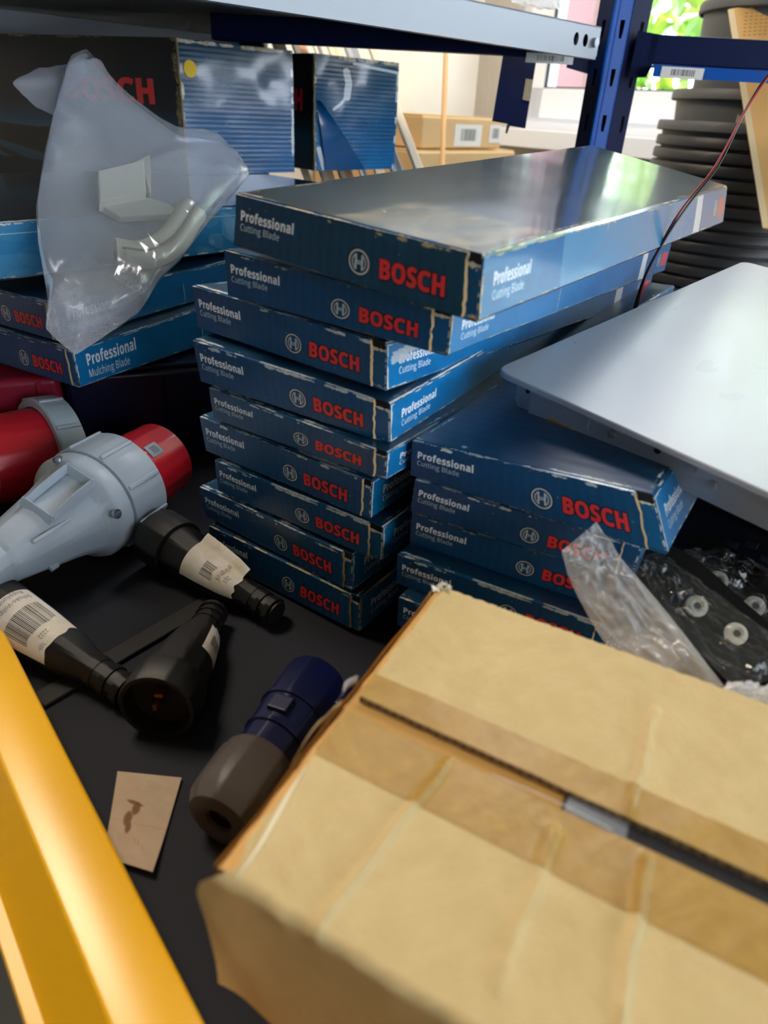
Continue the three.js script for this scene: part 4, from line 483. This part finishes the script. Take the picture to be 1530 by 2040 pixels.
// ------------------------------------------------------------------ plugs and couplings on the shelf board
const greyPlastic = phys({ color: 0xb2bfcb, roughness: 0.42 }), redPlastic = phys({ color: 0xd21a2a, roughness: 0.36 }), rubber = phys({ color: 0x0c0c0d, roughness: 0.55 }), bluePlastic = phys({ color: 0x050e3c, roughness: 0.4 }), steel = mat(0xb9bfc6, 0.25, { metalness: 0.9 });
const facing = (o) => { o.updateMatrixWorld(true); const c = o.worldToLocal(camera.position.clone()); return Math.atan2(c.x, c.z); };
function ringLugs(o, ring, r, y0, y1, n, off, m) { for (let i = 0; i < n; i++) part('grip_rib', box(0.004, y1 - y0, 0.0042, 0, (y0 + y1) / 2, r, 0.001).rotateY(off + i * 6.2832 / n), m, ring); }
{ const c = P3([-0.2553, 0.051, -0.5157]), a = P3([-0.2944, 0.051, -0.412]), o = thing('power_plug', 'large grey industrial power plug with red pin sleeve lying on the shelf', 'plug'); axis(o, c, c.clone().add(c.clone().sub(a))); const th = facing(o);
  const ring = part('locking_ring', lathe([[0.040, -0.014], [0.0488, -0.013], [0.050, -0.011], [0.050, 0.024], [0.0488, 0.027], [0.041, 0.027], [0.040, 0.02], [0.040, -0.014]], 72), greyPlastic, o, 'grey locking ring');
  ringLugs(o, ring, 0.0495, -0.012, 0.025, 9, th + 0.15, greyPlastic);
  part('red_sleeve', lathe([[0.0, 0.020], [0.036, 0.020], [0.037, 0.030], [0.0372, 0.064], [0.0365, 0.066], [0.0365, 0.082], [0.0345, 0.084], [0.0335, 0.082], [0.0335, 0.04], [0, 0.04]], 64), redPlastic, o, 'red pin sleeve');
  part('blue_label', new THREE.CylinderGeometry(0.0377, 0.0377, 0.015, 16, 1, true, th - 0.45, 0.34).translate(0, 0.048, 0), new THREE.MeshStandardMaterial({ color: 0x9fb4c8, map: barcode(128, 96, 3), roughness: 0.5, side: THREE.DoubleSide }), o, 'small pale rating label');
  for (let i = 0; i < 5; i++) { const an = i * 1.2566; part('pin', cyl(0.004, 0.004, 0.034, 16).translate(Math.cos(an) * 0.02, 0.06, Math.sin(an) * 0.02), steel, o); }
  const body = part('housing', lathe([[0.016, -0.135], [0.0185, -0.134], [0.0195, -0.128], [0.0195, -0.115], [0.022, -0.112], [0.0255, -0.095], [0.034, -0.055], [0.0385, -0.040], [0.0405, -0.036], [0.0465, -0.032], [0.0485, -0.028], [0.0485, -0.017], [0.047, -0.0145], [0.03, -0.0140], [0, -0.014]], 72), greyPlastic, o, 'grey tapered housing');
  const rail = (side) => sheet(12, 3, (u, v) => { const y = mix(-0.078, -0.034, u), r = mix(0.0315, 0.0455, u) + (v === 0 || v === 1 ? -0.004 : 0.0028 + 0.002 * Math.sin(u * 3.1)), x = side * 0.0125 + (v - 0.5) * 0.005; return V(x, y, r); }, null).rotateY(th - 0.55);
  part('strain_clip', [rail(-1), rail(1), sheet(10, 3, (u, v) => V(mix(-0.015, 0.015, u), -0.080 + 0.005 * v, (v === 0 || v === 1 ? 0.027 : 0.0345)), null).rotateY(th - 0.55), sheet(10, 3, (u, v) => V(mix(-0.014, 0.014, u), -0.034 - 0.004 * v, (v === 0 || v === 1 ? 0.040 : 0.0482)), null).rotateY(th - 0.55)], greyPlastic, body, 'raised clip on the housing');
  part('rib', box(0.003, 0.05, 0.004, 0, -0.075, 0.0305, 0.001).rotateY(th + 0.1), greyPlastic, body); part('rib', box(0.004, 0.008, 0.005, 0, -0.085, 0.029, 0.001).rotateY(th + 1.3), greyPlastic, body);
  for (const [an, y] of [[th + 0.42, -0.033], [th - 1.15, -0.03]]) part('screw', [cyl(0.0042, 0.0042, 0.003, 18).rotateX(Math.PI / 2).translate(0, y, 0.0475), box(0.002, 0.006, 0.002, 0, y, 0.0492)].map((g) => g.rotateY(an)), steel, body, 'small steel screw');
  part('cable_gland', lathe([[0.010, -0.19], [0.0215, -0.19], [0.0225, -0.186], [0.0225, -0.160], [0.021, -0.157], [0.021, -0.154], [0.0225, -0.151], [0.0225, -0.138], [0.016, -0.134], [0, -0.134]], 48), greyPlastic, o, 'grey cable gland');
}
{ const c = P3([-0.3572, 0.053, -0.5803]), d = V(-0.62, 0.12, 0.75), o = thing('power_socket', 'red industrial socket with grey locking ring behind the grey plug', 'socket'); axis(o, c, c.clone().add(d)); const th = facing(o);
  const ring = part('locking_ring', lathe([[0.044, -0.040], [0.0525, -0.040], [0.0535, -0.038], [0.0535, -0.016], [0.052, -0.014], [0.045, -0.014], [0.044, -0.04]], 72), greyPlastic, o, 'grey locking ring'); ringLugs(o, ring, 0.053, -0.039, -0.015, 9, th + 0.35, greyPlastic);
  part('red_housing', lathe([[0, -0.03], [0.042, -0.03], [0.0435, -0.01], [0.043, 0.004], [0.0425, 0.006], [0.0425, 0.030], [0.040, 0.040], [0.03, 0.042], [0, 0.042]], 72), redPlastic, o, 'red housing');
  part('grey_collar', lathe([[0, 0.036], [0.0385, 0.036], [0.040, 0.040], [0.040, 0.058], [0.037, 0.062], [0.030, 0.090], [0.024, 0.12], [0, 0.12]], 64), greyPlastic, o, 'grey collar');
  part('screw', cyl(0.004, 0.004, 0.003, 16).rotateX(1.571).translate(0, 0.05, 0.040).rotateY(th), steel, o);
}
function labelTex(seed, lines, w = 512, h = 384, code = [0.30, 0.30, 0.5, 0.34]) { return tex(canvas(w, h, (g) => { g.fillStyle = '#e2dcd3'; g.fillRect(0, 0, w, h); const q = rand(seed); mottle(g, q, [0, 0, w, h], 40, ['#c9b795', '#d8ccb4', '#b9a57f'], 0.22, 10, 60); g.fillStyle = '#1d1a1a'; let x = code[0] * w; while (x < (code[0] + code[2]) * w) { const b = 2 + q() * 7; g.fillRect(x, code[1] * h, b, code[3] * h); x += b + 3 + q() * 6; } for (const [t, X, Y, s] of lines) { g.font = `${s}px sans-serif`; g.fillText(t, X * w, Y * h); } })); }
// rubber mains coupling: tail at a, socket face at b
function coupling(label, a, b, k, lab) {
  const o = thing('rubber_coupling', label, 'coupling', [0, 0, 0], 0, 'black rubber mains couplings'); axis(o, a, b); const L = a.distanceTo(b), y = (t) => t * L;
  const prof = k.prof.map(([r, t]) => [r, y(t)]);
  part('rubber_body', lathe([[0, prof[0][1]], ...prof], 56), rubber, o);
  part('collar', lathe([[k.r * 0.9, y(0.80)], [k.r + 0.0012, y(0.80)], [k.r + 0.0016, y(0.82)], [k.r + 0.0016, y(0.985)], [k.r + 0.0006, y(1.0)], [k.r - 0.002, y(1.0)], [k.r - 0.0035, y(0.90)], [0, y(0.86)]], 56), rubber, o, 'thick socket collar');
  part('bend_relief', [0.02, 0.09, 0.16].map((t) => lathe([[0.006, y(t)], [prof[0][0] + 0.002, y(t)], [prof[0][0] + 0.0025, y(t + 0.03)], [0.006, y(t + 0.05)]], 32)), rubber, o);
  const th = facing(o) + (lab?.turn ?? 0);
  if (lab) { const at = (t) => { const i = prof.findIndex((p) => p[1] >= y(t)); const [r0, y0] = prof[Math.max(0, i - 1)], [r1, y1] = prof[Math.max(i, 0)]; return y1 > y0 ? mix(r0, r1, (y(t) - y0) / (y1 - y0)) : r1; };
    part('label', sheet(30, 12, (u, v) => { const t = mix(lab.t0, lab.t1, v) + 0.012 * noise(u * 7, lab.seed) * (v < 0.5 ? 1 : 0), r = at(t) + 0.0005 + (lab.peel && u > 0.86 ? (u - 0.86) * 0.05 : 0), an = th + (u - 0.5) * lab.span; return V(Math.sin(an) * r, y(t), Math.cos(an) * r); }, (u, v) => lab.uv(u, v)), new THREE.MeshStandardMaterial({ map: lab.map, roughness: 0.6, side: THREE.DoubleSide }), o, 'worn white label with a barcode'); }
  if (k.open) { part('socket_insert', lathe([[0, y(1) - 0.016], [k.r - 0.004, y(1) - 0.016]], 40), M.hole, o); for (const [x, z, w2, d2] of k.open) part('contact', box(w2, 0.006, d2, x, y(1) - 0.010, z, 0.0006), mat(0xc07a34, 0.3, { metalness: 0.8 }), o, 'brass contact'); }
  return o;
}
const tapered = [[0.0095, 0], [0.0105, 0.10], [0.0115, 0.22], [0.0165, 0.34], [0.0195, 0.50], [0.0215, 0.66], [0.0228, 0.82]];
coupling('black rubber coupling at the left edge with a wide barcode label', P3([-0.166, 0.011, -0.3202]), P3([-0.3263, 0.026, -0.408]), { r: 0.0235, prof: tapered }, { t0: 0.36, t1: 0.68, span: 2.3, turn: 0.1, seed: 3, map: labelTex(41, [['Schuko-Vollgummi', 0.10, 0.86, 46], ['Kupplung 230 V', 0.14, 0.975, 46], ['2222', 0.42, 0.20, 44], ['105-', 0.62, 0.10, 44]], 512, 512, [0.12, 0.28, 0.72, 0.40]), uv: (u, v) => [1 - u, 1 - v] });
coupling('black rubber coupling pointing its open socket at the viewer', P3([-0.131, 0.012, -0.4107]), P3([-0.1393, 0.0255, -0.2957]), { r: 0.0242, prof: tapered, open: [[-0.001, -0.004, 0.006, 0.003], [-0.005, 0.006, 0.003, 0.005]] }, { t0: 0.30, t1: 0.58, span: 1.2, turn: -0.85, seed: 7, map: labelTex(47, [['Kupplung', 0.1, 0.85, 52]], 512, 384), uv: (u, v) => [u, v] });
coupling('black rubber coupling with a torn stained label beside the tall pile', P3([-0.0811, 0.012, -0.4114]), P3([-0.2021, 0.026, -0.4921]), { r: 0.0245, prof: tapered }, { t0: 0.26, t1: 0.62, span: 1.9, turn: 0.1, seed: 12, peel: true, map: labelTex(53, [['Verlängerung', 0.16, 0.32, 44], ['230 V', 0.44, 0.2, 40]], 512, 384, [0.42, 0.42, 0.34, 0.22]), uv: (u, v) => [1 - u, 1 - v] });
{ const a = P3([-0.2308, 0.003, -0.3169]), b = P3([-0.1394, 0.003, -0.4365]), o = thing('flat_strap', 'flat black strap lying on the shelf board between the couplings', 'strap'); basis(o, a, b.clone().sub(a), V(0, 1, 0)); const L = a.distanceTo(b); part('strap', box(L, 0.003, 0.017, L / 2, -0.0012, 0, 0.0012), mat(0x121316, 0.7), o); }
{ // blue plug with grey end cap
  const a = P3([-0.0805, 0.023, -0.2238]), b = P3([-0.0405, 0.023, -0.3276]), o = thing('power_plug', 'dark blue camping plug with grey end cap beside the large carton', 'plug'); axis(o, a, b); const L = a.distanceTo(b), y = (t) => t * L, th = facing(o);
  part('blue_body', lathe([[0, y(0.30)], [0.019, y(0.30)], [0.0195, y(0.50)], [0.0212, y(0.505)], [0.0212, y(0.53)], [0.0205, y(0.535)], [0.0218, y(0.70)], [0.0232, y(0.705)], [0.0232, y(0.735)], [0.0222, y(0.74)], [0.0228, y(1.0)], [0.0215, y(1.03)], [0.0195, y(1.03)], [0.0195, y(0.8)], [0, y(0.8)]], 56), bluePlastic, o);
  part('keyway', box(0.007, 0.022, 0.005, 0, y(0.96), 0.0235, 0.0015).rotateY(th + 1.0), bluePlastic, o, 'raised key on the sleeve'); part('latch', box(0.014, 0.012, 0.004, 0, y(0.62), 0.0215, 0.001).rotateY(th - 0.5), bluePlastic, o);
  for (let i = 0; i < 3; i++) part('pin', cyl(0.003, 0.003, 0.03, 12).translate(Math.cos(i * 2.09) * 0.01, y(0.9), Math.sin(i * 2.09) * 0.01), steel, o);
  part('end_cap', lathe([[0.0075, y(0.06)], [0.0085, y(-0.02)], [0.014, y(-0.035)], [0.0195, y(-0.02)], [0.0235, y(0.04)], [0.0245, y(0.12)], [0.0245, y(0.30)], [0.0232, y(0.325)], [0.0232, y(0.35)], [0.021, y(0.38)], [0.0192, y(0.38)]], 56), phys({ color: 0x4d4644, roughness: 0.5 }), o, 'grey end cap'); part('cable_hole', lathe([[0, y(0.05)], [0.0078, y(0.05)], [0.0078, y(0.0)]], 32), M.hole, o, 'dark cable opening');
}
{ // curled paper tag
  const c = [[-0.1566, 0.0008, -0.2652], [-0.1161, 0.0008, -0.2632], [-0.144, 0.0008, -0.2098], [-0.1137, 0.0008, -0.202]].map(P3);
  const stain = tex(canvas(384, 512, (g, w, h) => { g.fillStyle = '#b39d86'; g.fillRect(0, 0, w, h); const q = rand(15); mottle(g, q, [0, 0, w, h], 80, ['#a48a6e', '#c0ab94', '#9d8a78'], 0.15, 10, 60); g.fillStyle = '#6a4424'; g.globalAlpha = 0.5; for (const [x, y, a, b] of [[0.36, 0.34, 44, 12], [0.40, 0.40, 20, 40], [0.30, 0.52, 22, 44], [0.33, 0.62, 16, 36]]) { for (let i = 0; i < 7; i++) { g.globalAlpha = 0.24; g.beginPath(); g.ellipse(x * w + q() * 8, y * h + q() * 8, a * 1.3 * (0.6 + 0.5 * q()), b * (0.6 + 0.5 * q()), 0.2, 0, 6.3); g.fill(); } } g.globalAlpha = 0.35; g.strokeStyle = '#4d3c30'; g.lineWidth = 3; for (const [x, y] of [[0.50, 0.72], [0.58, 0.74], [0.66, 0.78]]) { g.beginPath(); g.moveTo(x * w, y * h); g.lineTo(x * w + 10, y * h + 22); g.stroke(); } g.strokeStyle = '#7d6a58'; g.beginPath(); g.moveTo(0, h * 0.56); g.lineTo(w, h * 0.57); g.stroke(); }));
  const o = thing('paper_tag', 'small stained beige paper tag lying on the dark shelf board', 'tag', [0, 0, 0]); const S = (u, v) => { const p = c[0].clone().lerp(c[1], u).lerp(c[2].clone().lerp(c[3], u), v); p.y = 0.0012 + 0.003 * (2 * v - 1) ** 2 * (v > 0.5 ? 0.8 : 0.3) + 0.0015 * u * v; return p; };
  part('paper', [sheet(16, 20, S, (u, v) => [u, 1 - v]), sheet(16, 20, (u, v) => { const p = S(u, v); p.y -= 0.0003; return p; }, (u, v) => [u, 1 - v])], new THREE.MeshStandardMaterial({ map: stain, roughness: 0.8, side: THREE.DoubleSide }), o);
}
// cases on which the mulching boxes stand
{ const a = P3([-0.3401, 0.105, -0.6463]), d = V(0.80, 0, -0.34).normalize();
  const b = thing('tool_case', 'dark navy blue case under the mulching boxes behind the plugs', 'case'); const navy = phys({ color: 0x0a1733, roughness: 0.3 });
  const base = a.clone(); base.y = 0; basis(b, base, d, V(0, 1, 0)); part('case_body', box(0.46, 0.108, 0.34, 0.232, 0.0545, -0.172, 0.006), navy, b); part('groove', [box(0.003, 0.09, 0.002, 0.10, 0.055, -0.0016), box(0.003, 0.09, 0.002, 0.19, 0.055, -0.0016)], M.hole, b); part('lid_edge', box(0.456, 0.004, 0.336, 0.232, 0.1115, -0.172, 0.001), navy, b);
  const r = thing('tool_case', 'crimson red case left of the navy case under the mulching boxes', 'case'); basis(r, base.clone(), d, V(0, 1, 0)); const red = phys({ color: 0x8f1230, roughness: 0.4 });
  part('case_body', box(0.34, 0.110, 0.30, -0.172, 0.055, -0.152, 0.008), red, r); part('edge_rib', box(0.006, 0.10, 0.004, -0.022, 0.055, -0.002, 0.0015), red, r);
}
{ // yellow and black tool case under the lamp panel
  const a = P3([0.2411, 0.0855, -0.416]), o = thing('tool_case', 'black case with a yellow rim in the dark under the lamp panel', 'case'); const c = P3([0.2739, 0.0853, -0.3808]); const d = c.clone().sub(a); d.y = 0; const base = a.clone(); base.y = 0; basis(o, base, d, V(0, 1, 0));
  const h = a.y; part('case_body', box(0.24, h + 0.036, 0.14, 0.085, (h + 0.036) / 2, -0.078, 0.008), mat(0x0c0b0d, 0.5), o); part('yellow_rim', [box(0.15, 0.011, 0.010, 0.072, h - 0.006, -0.006, 0.002), box(0.022, 0.06, 0.008, 0.075, h - 0.002, -0.006, 0.002)], mat(0xa9830c, 0.5), o, 'yellow rim');
  for (let i = 0; i < 4; i++) part('button', box(0.008, 0.006, 0.003, 0.014 + i * 0.012, h + 0.018 + 0.006 * (i % 2), -0.0070, 0.001), mat(0x26262c, 0.4), o);
}

// ------------------------------------------------------------------ clear plastic bags
const film = (o = {}) => phys({ color: 0xffffff, roughness: 0.05, transmission: 0.86, thickness: 0, ior: 1.4, ...o });
const milky = phys({ color: 0xf4f6fa, roughness: 0.1, transmission: 0.78, thickness: 0, ior: 1.45 });
// a closed film bag between a left and a right outline, puffed and wrinkled
function bag(name, label, left, right, puff, wr, seed, m, extra) {
  const o = thing(name, label, 'bag'), l = new THREE.CatmullRomCurve3(left.map(P3)), r = new THREE.CatmullRomCurve3(right.map(P3)), n = new THREE.Vector3();
  const side = (s) => sheet(46, 70, (u, v) => { const a = l.getPoint(v), b = r.getPoint(v), p = a.clone().lerp(b, u); const t = l.getTangent(v).cross(b.clone().sub(a)).normalize(); if (t.y < 0) t.negate(); n.copy(t); const e = Math.sin(Math.PI * u), k = Math.sqrt(Math.max(e, 0)); const w = wr * (fbm(u * 5 + seed, v * 9, s, 3) + 0.7 * Math.abs(fbm(u * 9 + v * 6, v * 4 - u * 7, seed + s, 2))); return p.addScaledVector(n, s * puff * k * Math.min(1, 6 * v, 6 * (1 - v)) + w * k + s * 0.0003); }, null);
  part('film_front', side(1), m, o); part('film_back', side(-1), m, o);
  if (extra) extra(o); return o;
}
{ // milky bag with a white pipe clip, leaning on the mulching boxes
  const O = P3([-0.273, 0.2624, -0.7112]), px = P3([-0.1893, 0.2585, -0.7791]), py = P3([-0.3171, 0.3545, -0.8494]), o = thing('plastic_bag', 'milky plastic bag with a white fitting hanging before the dark boxes', 'bag'); basis(o, O, px.clone().sub(O), py.clone().sub(O)); o.updateMatrixWorld(true);
  const loc = (a) => { const p = o.worldToLocal(P3(a)); return [p.x, p.y]; };
  const out = [[-0.3573, 0.3283, -0.7624], [-0.365, 0.3587, -0.8141], [-0.3708, 0.3895, -0.8684], [-0.3626, 0.3981, -0.8923], [-0.3402, 0.3798, -0.8773], [-0.3026, 0.3529, -0.8593], [-0.2555, 0.325, -0.8479], [-0.2128, 0.3187, -0.8743], [-0.1771, 0.2901, -0.8511], [-0.1902, 0.2687, -0.7981], [-0.2048, 0.2456, -0.7402], [-0.2156, 0.2255, -0.6918], [-0.2275, 0.2119, -0.6548], [-0.2339, 0.1927, -0.6118], [-0.2512, 0.181, -0.5737], [-0.2679, 0.172, -0.5413], [-0.2935, 0.1893, -0.5516], [-0.3022, 0.2088, -0.5813], [-0.3252, 0.2447, -0.6299], [-0.3382, 0.2689, -0.665], [-0.3482, 0.2984, -0.7128]].map(loc);
  const C = [0, 0]; const curve = new THREE.CatmullRomCurve3(out.map(([x, y]) => V(x, y, 0)), true, 'catmullrom', 0.14);
  const side = (s) => sheet(150, 34, (u, v) => { const b = curve.getPoint(u % 1), r = Math.sqrt(v), x = mix(C[0], b.x, r), y = mix(C[1], b.y, r); const k = Math.pow(Math.max(0, 1 - r * r), 0.42); const rid = 1 - Math.abs(fbm(x * 13 + y * 7 + s, y * 8 - x * 5, 3 + s, 2)) * 2.6; return V(x, y, s * 0.022 * k + (0.007 * fbm(x * 13, y * 9, s, 2) + 0.008 * Math.max(0, rid) ** 3) * Math.min(1, k * 2.5) + 0.0016 * Math.max(0, 1 - Math.abs(fbm(x * 34 + y * 22, y * 18 - x * 30, 9 + s, 2)) * 5) * Math.max(0, noise(x * 11, y * 11, 5)) + s * 0.0004); }, null);
  part('bag_front', side(1), milky, o); part('bag_back', side(-1), milky, o); part('added_film', side(-0.62), milky, o, 'added film layer that pales the bag'); part('added_film', side(-0.8), milky, o, 'added film layer that pales the bag');  // inner layers added to make the bag paler and milkier
  const fin = [[-0.4062, 0.3736, -0.8058], [-0.394, 0.3881, -0.8447], [-0.3648, 0.3983, -0.8909], [-0.3564, 0.3859, -0.8744], [-0.3619, 0.3635, -0.8262], [-0.3614, 0.3463, -0.7934], [-0.3793, 0.3533, -0.7908]].map(loc), fc = new THREE.CatmullRomCurve3(fin.map(([x, y]) => V(x, y, 0)), true, 'catmullrom', 0.2), fm = fin.reduce((s, [x, y]) => [s[0] + x / fin.length, s[1] + y / fin.length], [0, 0]);
  part('bag_mouth', [1, -1].map((s) => sheet(60, 12, (u, v) => { const b = fc.getPoint(u % 1); const x = mix(fm[0], b.x, v), y = mix(fm[1], b.y, v); return V(x, y, -0.010 + s * 0.004 * (1 - v * v) + 0.003 * fbm(x * 70, y * 70, 2)); }, null)), milky, o, 'twisted open bag mouth');
  // the white plastic fitting inside
  const f = thing('pipe_clip', 'white plastic pipe clip inside the milky bag', 'fitting'); f.quaternion.copy(o.quaternion); f.position.copy(o.position); const white = phys({ color: 0xe9e3d4, roughness: 0.5 }), L = (a) => { const p = loc(a); return V(p[0], p[1], 0); };
  const e0 = L([-0.3049, 0.2893, -0.7344]), e1 = L([-0.2736, 0.2977, -0.7789]), e2 = L([-0.2612, 0.2714, -0.7392]), e3 = L([-0.2938, 0.2663, -0.7]);
  part('square_tube', slab([e0, e1, e2, e3].map((p) => [p.x, p.y]), 0.014, 0.001).translate(0, 0, -0.006), white, f); 
  const t0 = L([-0.303, 0.298, -0.7528]), t1 = L([-0.271, 0.307, -0.7991]); part('upper_arm', slab([[t0.x, t0.y - 0.012], [t1.x - 0.004, t1.y], [t1.x, t1.y + 0.001], [e2.x + 0.006, e2.y], [e1.x, e1.y]], 0.010, 0.001).translate(0, 0, -0.010), mat(0xcfc8ba, 0.5), f);
  const band = (r, w, z) => { const p0 = L([-0.2729, 0.2376, -0.6634]), p2 = L([-0.2334, 0.2418, -0.7072]), p3 = L([-0.2232, 0.266, -0.763]); const g = new THREE.TubeGeometry(new THREE.CatmullRomCurve3([V(p0.x + 0.004, p0.y, z), V(mix(p0.x, p2.x, 0.45), mix(p0.y, p2.y, 0.35) - 0.008, z), V(p2.x, p2.y, z), V(p3.x, p3.y, z)]), 40, r, 10); return g; };
  part('clamp_band', [band(0.0115, 0, -0.006), band(0.0085, 0, -0.002).translate(0.005, -0.013, 0)], white, f); part('band_seam', band(0.0012, 0, 0.0056).translate(0.003, -0.008, 0), mat(0x9a958c, 0.6), f);
  part('stem', slab([[e3.x + 0.002, e3.y + 0.004], [e2.x, e2.y + 0.004], [e2.x + 0.022, e2.y - 0.006], [e2.x + 0.03, e2.y - 0.02], [e3.x + 0.016, e3.y - 0.012]], 0.008, 0.001).translate(0, 0, -0.008), mat(0xc9c4b8, 0.5), f);
}
bag('plastic_bag', 'long clear crumpled plastic bag standing between low pile and carton', [[0.101, 0.1545, -0.3117], [0.1068, 0.1417, -0.298], [0.1174, 0.1286, -0.2783], [0.1262, 0.1248, -0.2526]], [[0.123, 0.1643, -0.3294], [0.1333, 0.1544, -0.3116], [0.152, 0.1433, -0.2756], [0.17, 0.1312, -0.2354]], 0.005, 0.009, 4, film({ transmission: 0.78, roughness: 0.08 }), (o) => {
  const a = P3([0.1196, 0.146, -0.3147]), b = P3([0.1514, 0.1224, -0.257]), g = new THREE.Group(); basis(g, a, b.clone().sub(a), V(0.3, 1, 0)); g.updateMatrix(); const L = a.distanceTo(b); const w = box(L, 0.026, 0.0015, L / 2, -0.006, -0.003, 0.0005).applyMatrix4(g.matrix); part('paper_insert', w, mat(0x7e8894, 0.5), o, 'pale grey strip in the bag'); });
// blackened mower blades with bright bolts, each in a clear bag
function blade(label, a, b, w, bolts, hole) {
  const o = thing('mower_blade', label, 'blade', [0, 0, 0], 0, 'black bolted mower blades in clear bags'), A = P3(a), B = P3(b), x = B.clone().sub(A); basis(o, A, x, V(0.45, 0.6, -0.55)); o.updateMatrixWorld(true); const L = A.distanceTo(B);
  const s = new THREE.Shape(); s.moveTo(0, -w * 0.3); s.quadraticCurveTo(-w * 0.3, 0.0, 0, w * 0.4); s.quadraticCurveTo(L * 0.2, w * 0.62, L * 0.55, w * 0.5); s.lineTo(L, w * 0.45); s.lineTo(L, -w * 0.45); s.lineTo(L * 0.5, -w * 0.5); s.quadraticCurveTo(L * 0.15, -w * 0.55, 0, -w * 0.3);
  const loc = (p) => { const q = o.worldToLocal(P3(p)); return q; };
  if (hole) { const q = loc(hole), h = new THREE.Path(); h.absellipse(q.x, q.y, 0.0042, 0.0042, 0, Math.PI * 2, true, 0); s.holes.push(h); }
  part('blade_plate', new THREE.ExtrudeGeometry(s, { depth: 0.003, bevelEnabled: true, bevelSize: 0.0006, bevelThickness: 0.0006, bevelSegments: 2, curveSegments: 16 }).translate(0, 0, -0.004), phys({ color: 0x08090b, roughness: 0.5, specularIntensity: 0.5, clearcoat: 0.15, clearcoatRoughness: 0.2 }), o, 'black lacquered steel plate');
  for (const p of bolts) { const q = loc(p), bl = part('bolt', lathe([[0, -0.001], [0.0062, -0.001], [0.0066, 0.0005], [0.0062, 0.0022], [0.0040, 0.0034], [0.0036, 0.0034], [0.0032, 0.0024], [0, 0.0022]], 32).rotateX(Math.PI / 2).translate(q.x, q.y, 0), phys({ color: 0xf0f0e6, roughness: 0.28, metalness: 0.2 }), o, 'bright bolt head'); part('hex_socket', cyl(0.0022, 0.0022, 0.0012, 6).rotateX(Math.PI / 2).translate(q.x, q.y, 0.0024), mat(0x77797a, 0.35, { metalness: 0.8 }), bl); }
  return o;
}
const bl1 = blade('black mower blade with two bolts and an open hole, nearer the carton', [0.1571, 0.1314, -0.3386], [0.2269, 0.0973, -0.2885], 0.046, [[0.1894, 0.1199, -0.314], [0.2105, 0.11, -0.3021]], [0.1799, 0.1188, -0.3192]);
const bl2 = blade('black mower blade with two bolts, further back under the lamp panel', [0.2051, 0.1176, -0.3712], [0.2621, 0.0928, -0.3268], 0.040, [[0.2207, 0.1098, -0.3547], [0.2414, 0.1007, -0.341]], null);
bag('plastic_bag', 'clear wrinkled bag around the nearer mower blade', [[0.1444, 0.1409, -0.3268], [0.1617, 0.1263, -0.291], [0.1912, 0.1121, -0.2507]], [[0.1697, 0.1373, -0.3422], [0.1976, 0.1269, -0.3183], [0.2373, 0.1134, -0.2808]], 0.004, 0.007, 9, film({ transmission: 0.985, roughness: 0.03 }));
bag('plastic_bag', 'clear wrinkled bag around the rear mower blade beside the yellow case', [[0.1916, 0.1264, -0.359], [0.217, 0.114, -0.3339], [0.2564, 0.0957, -0.3051]], [[0.2244, 0.1183, -0.3798], [0.2483, 0.1154, -0.3698], [0.2863, 0.1094, -0.3486]], 0.004, 0.008, 15, film({ transmission: 0.985, roughness: 0.03 }));
bag('plastic_bag', 'crumpled clear film corner at the right edge behind the carton', [[0.1571, 0.1466, -0.2191], [0.1687, 0.1456, -0.2137], [0.1809, 0.1457, -0.2068]], [[0.1635, 0.1425, -0.2259], [0.1746, 0.1441, -0.2234], [0.1888, 0.1462, -0.2188]], 0.003, 0.005, 23, film({ transmission: 0.6, roughness: 0.2 }));
bag('plastic_bag', 'clear bag on top of the silver shelf, cut by the top picture edge', [[0.1232, 0.5285, -1.295], [0.1427, 0.5242, -1.2924], [0.1515, 0.5088, -1.283]], [[0.2118, 0.5404, -1.3491], [0.2286, 0.5275, -1.3413], [0.2365, 0.506, -1.3282]], 0.01, 0.008, 31, film({ transmission: 0.6, roughness: 0.2 }));
renderer.render(scene, camera);
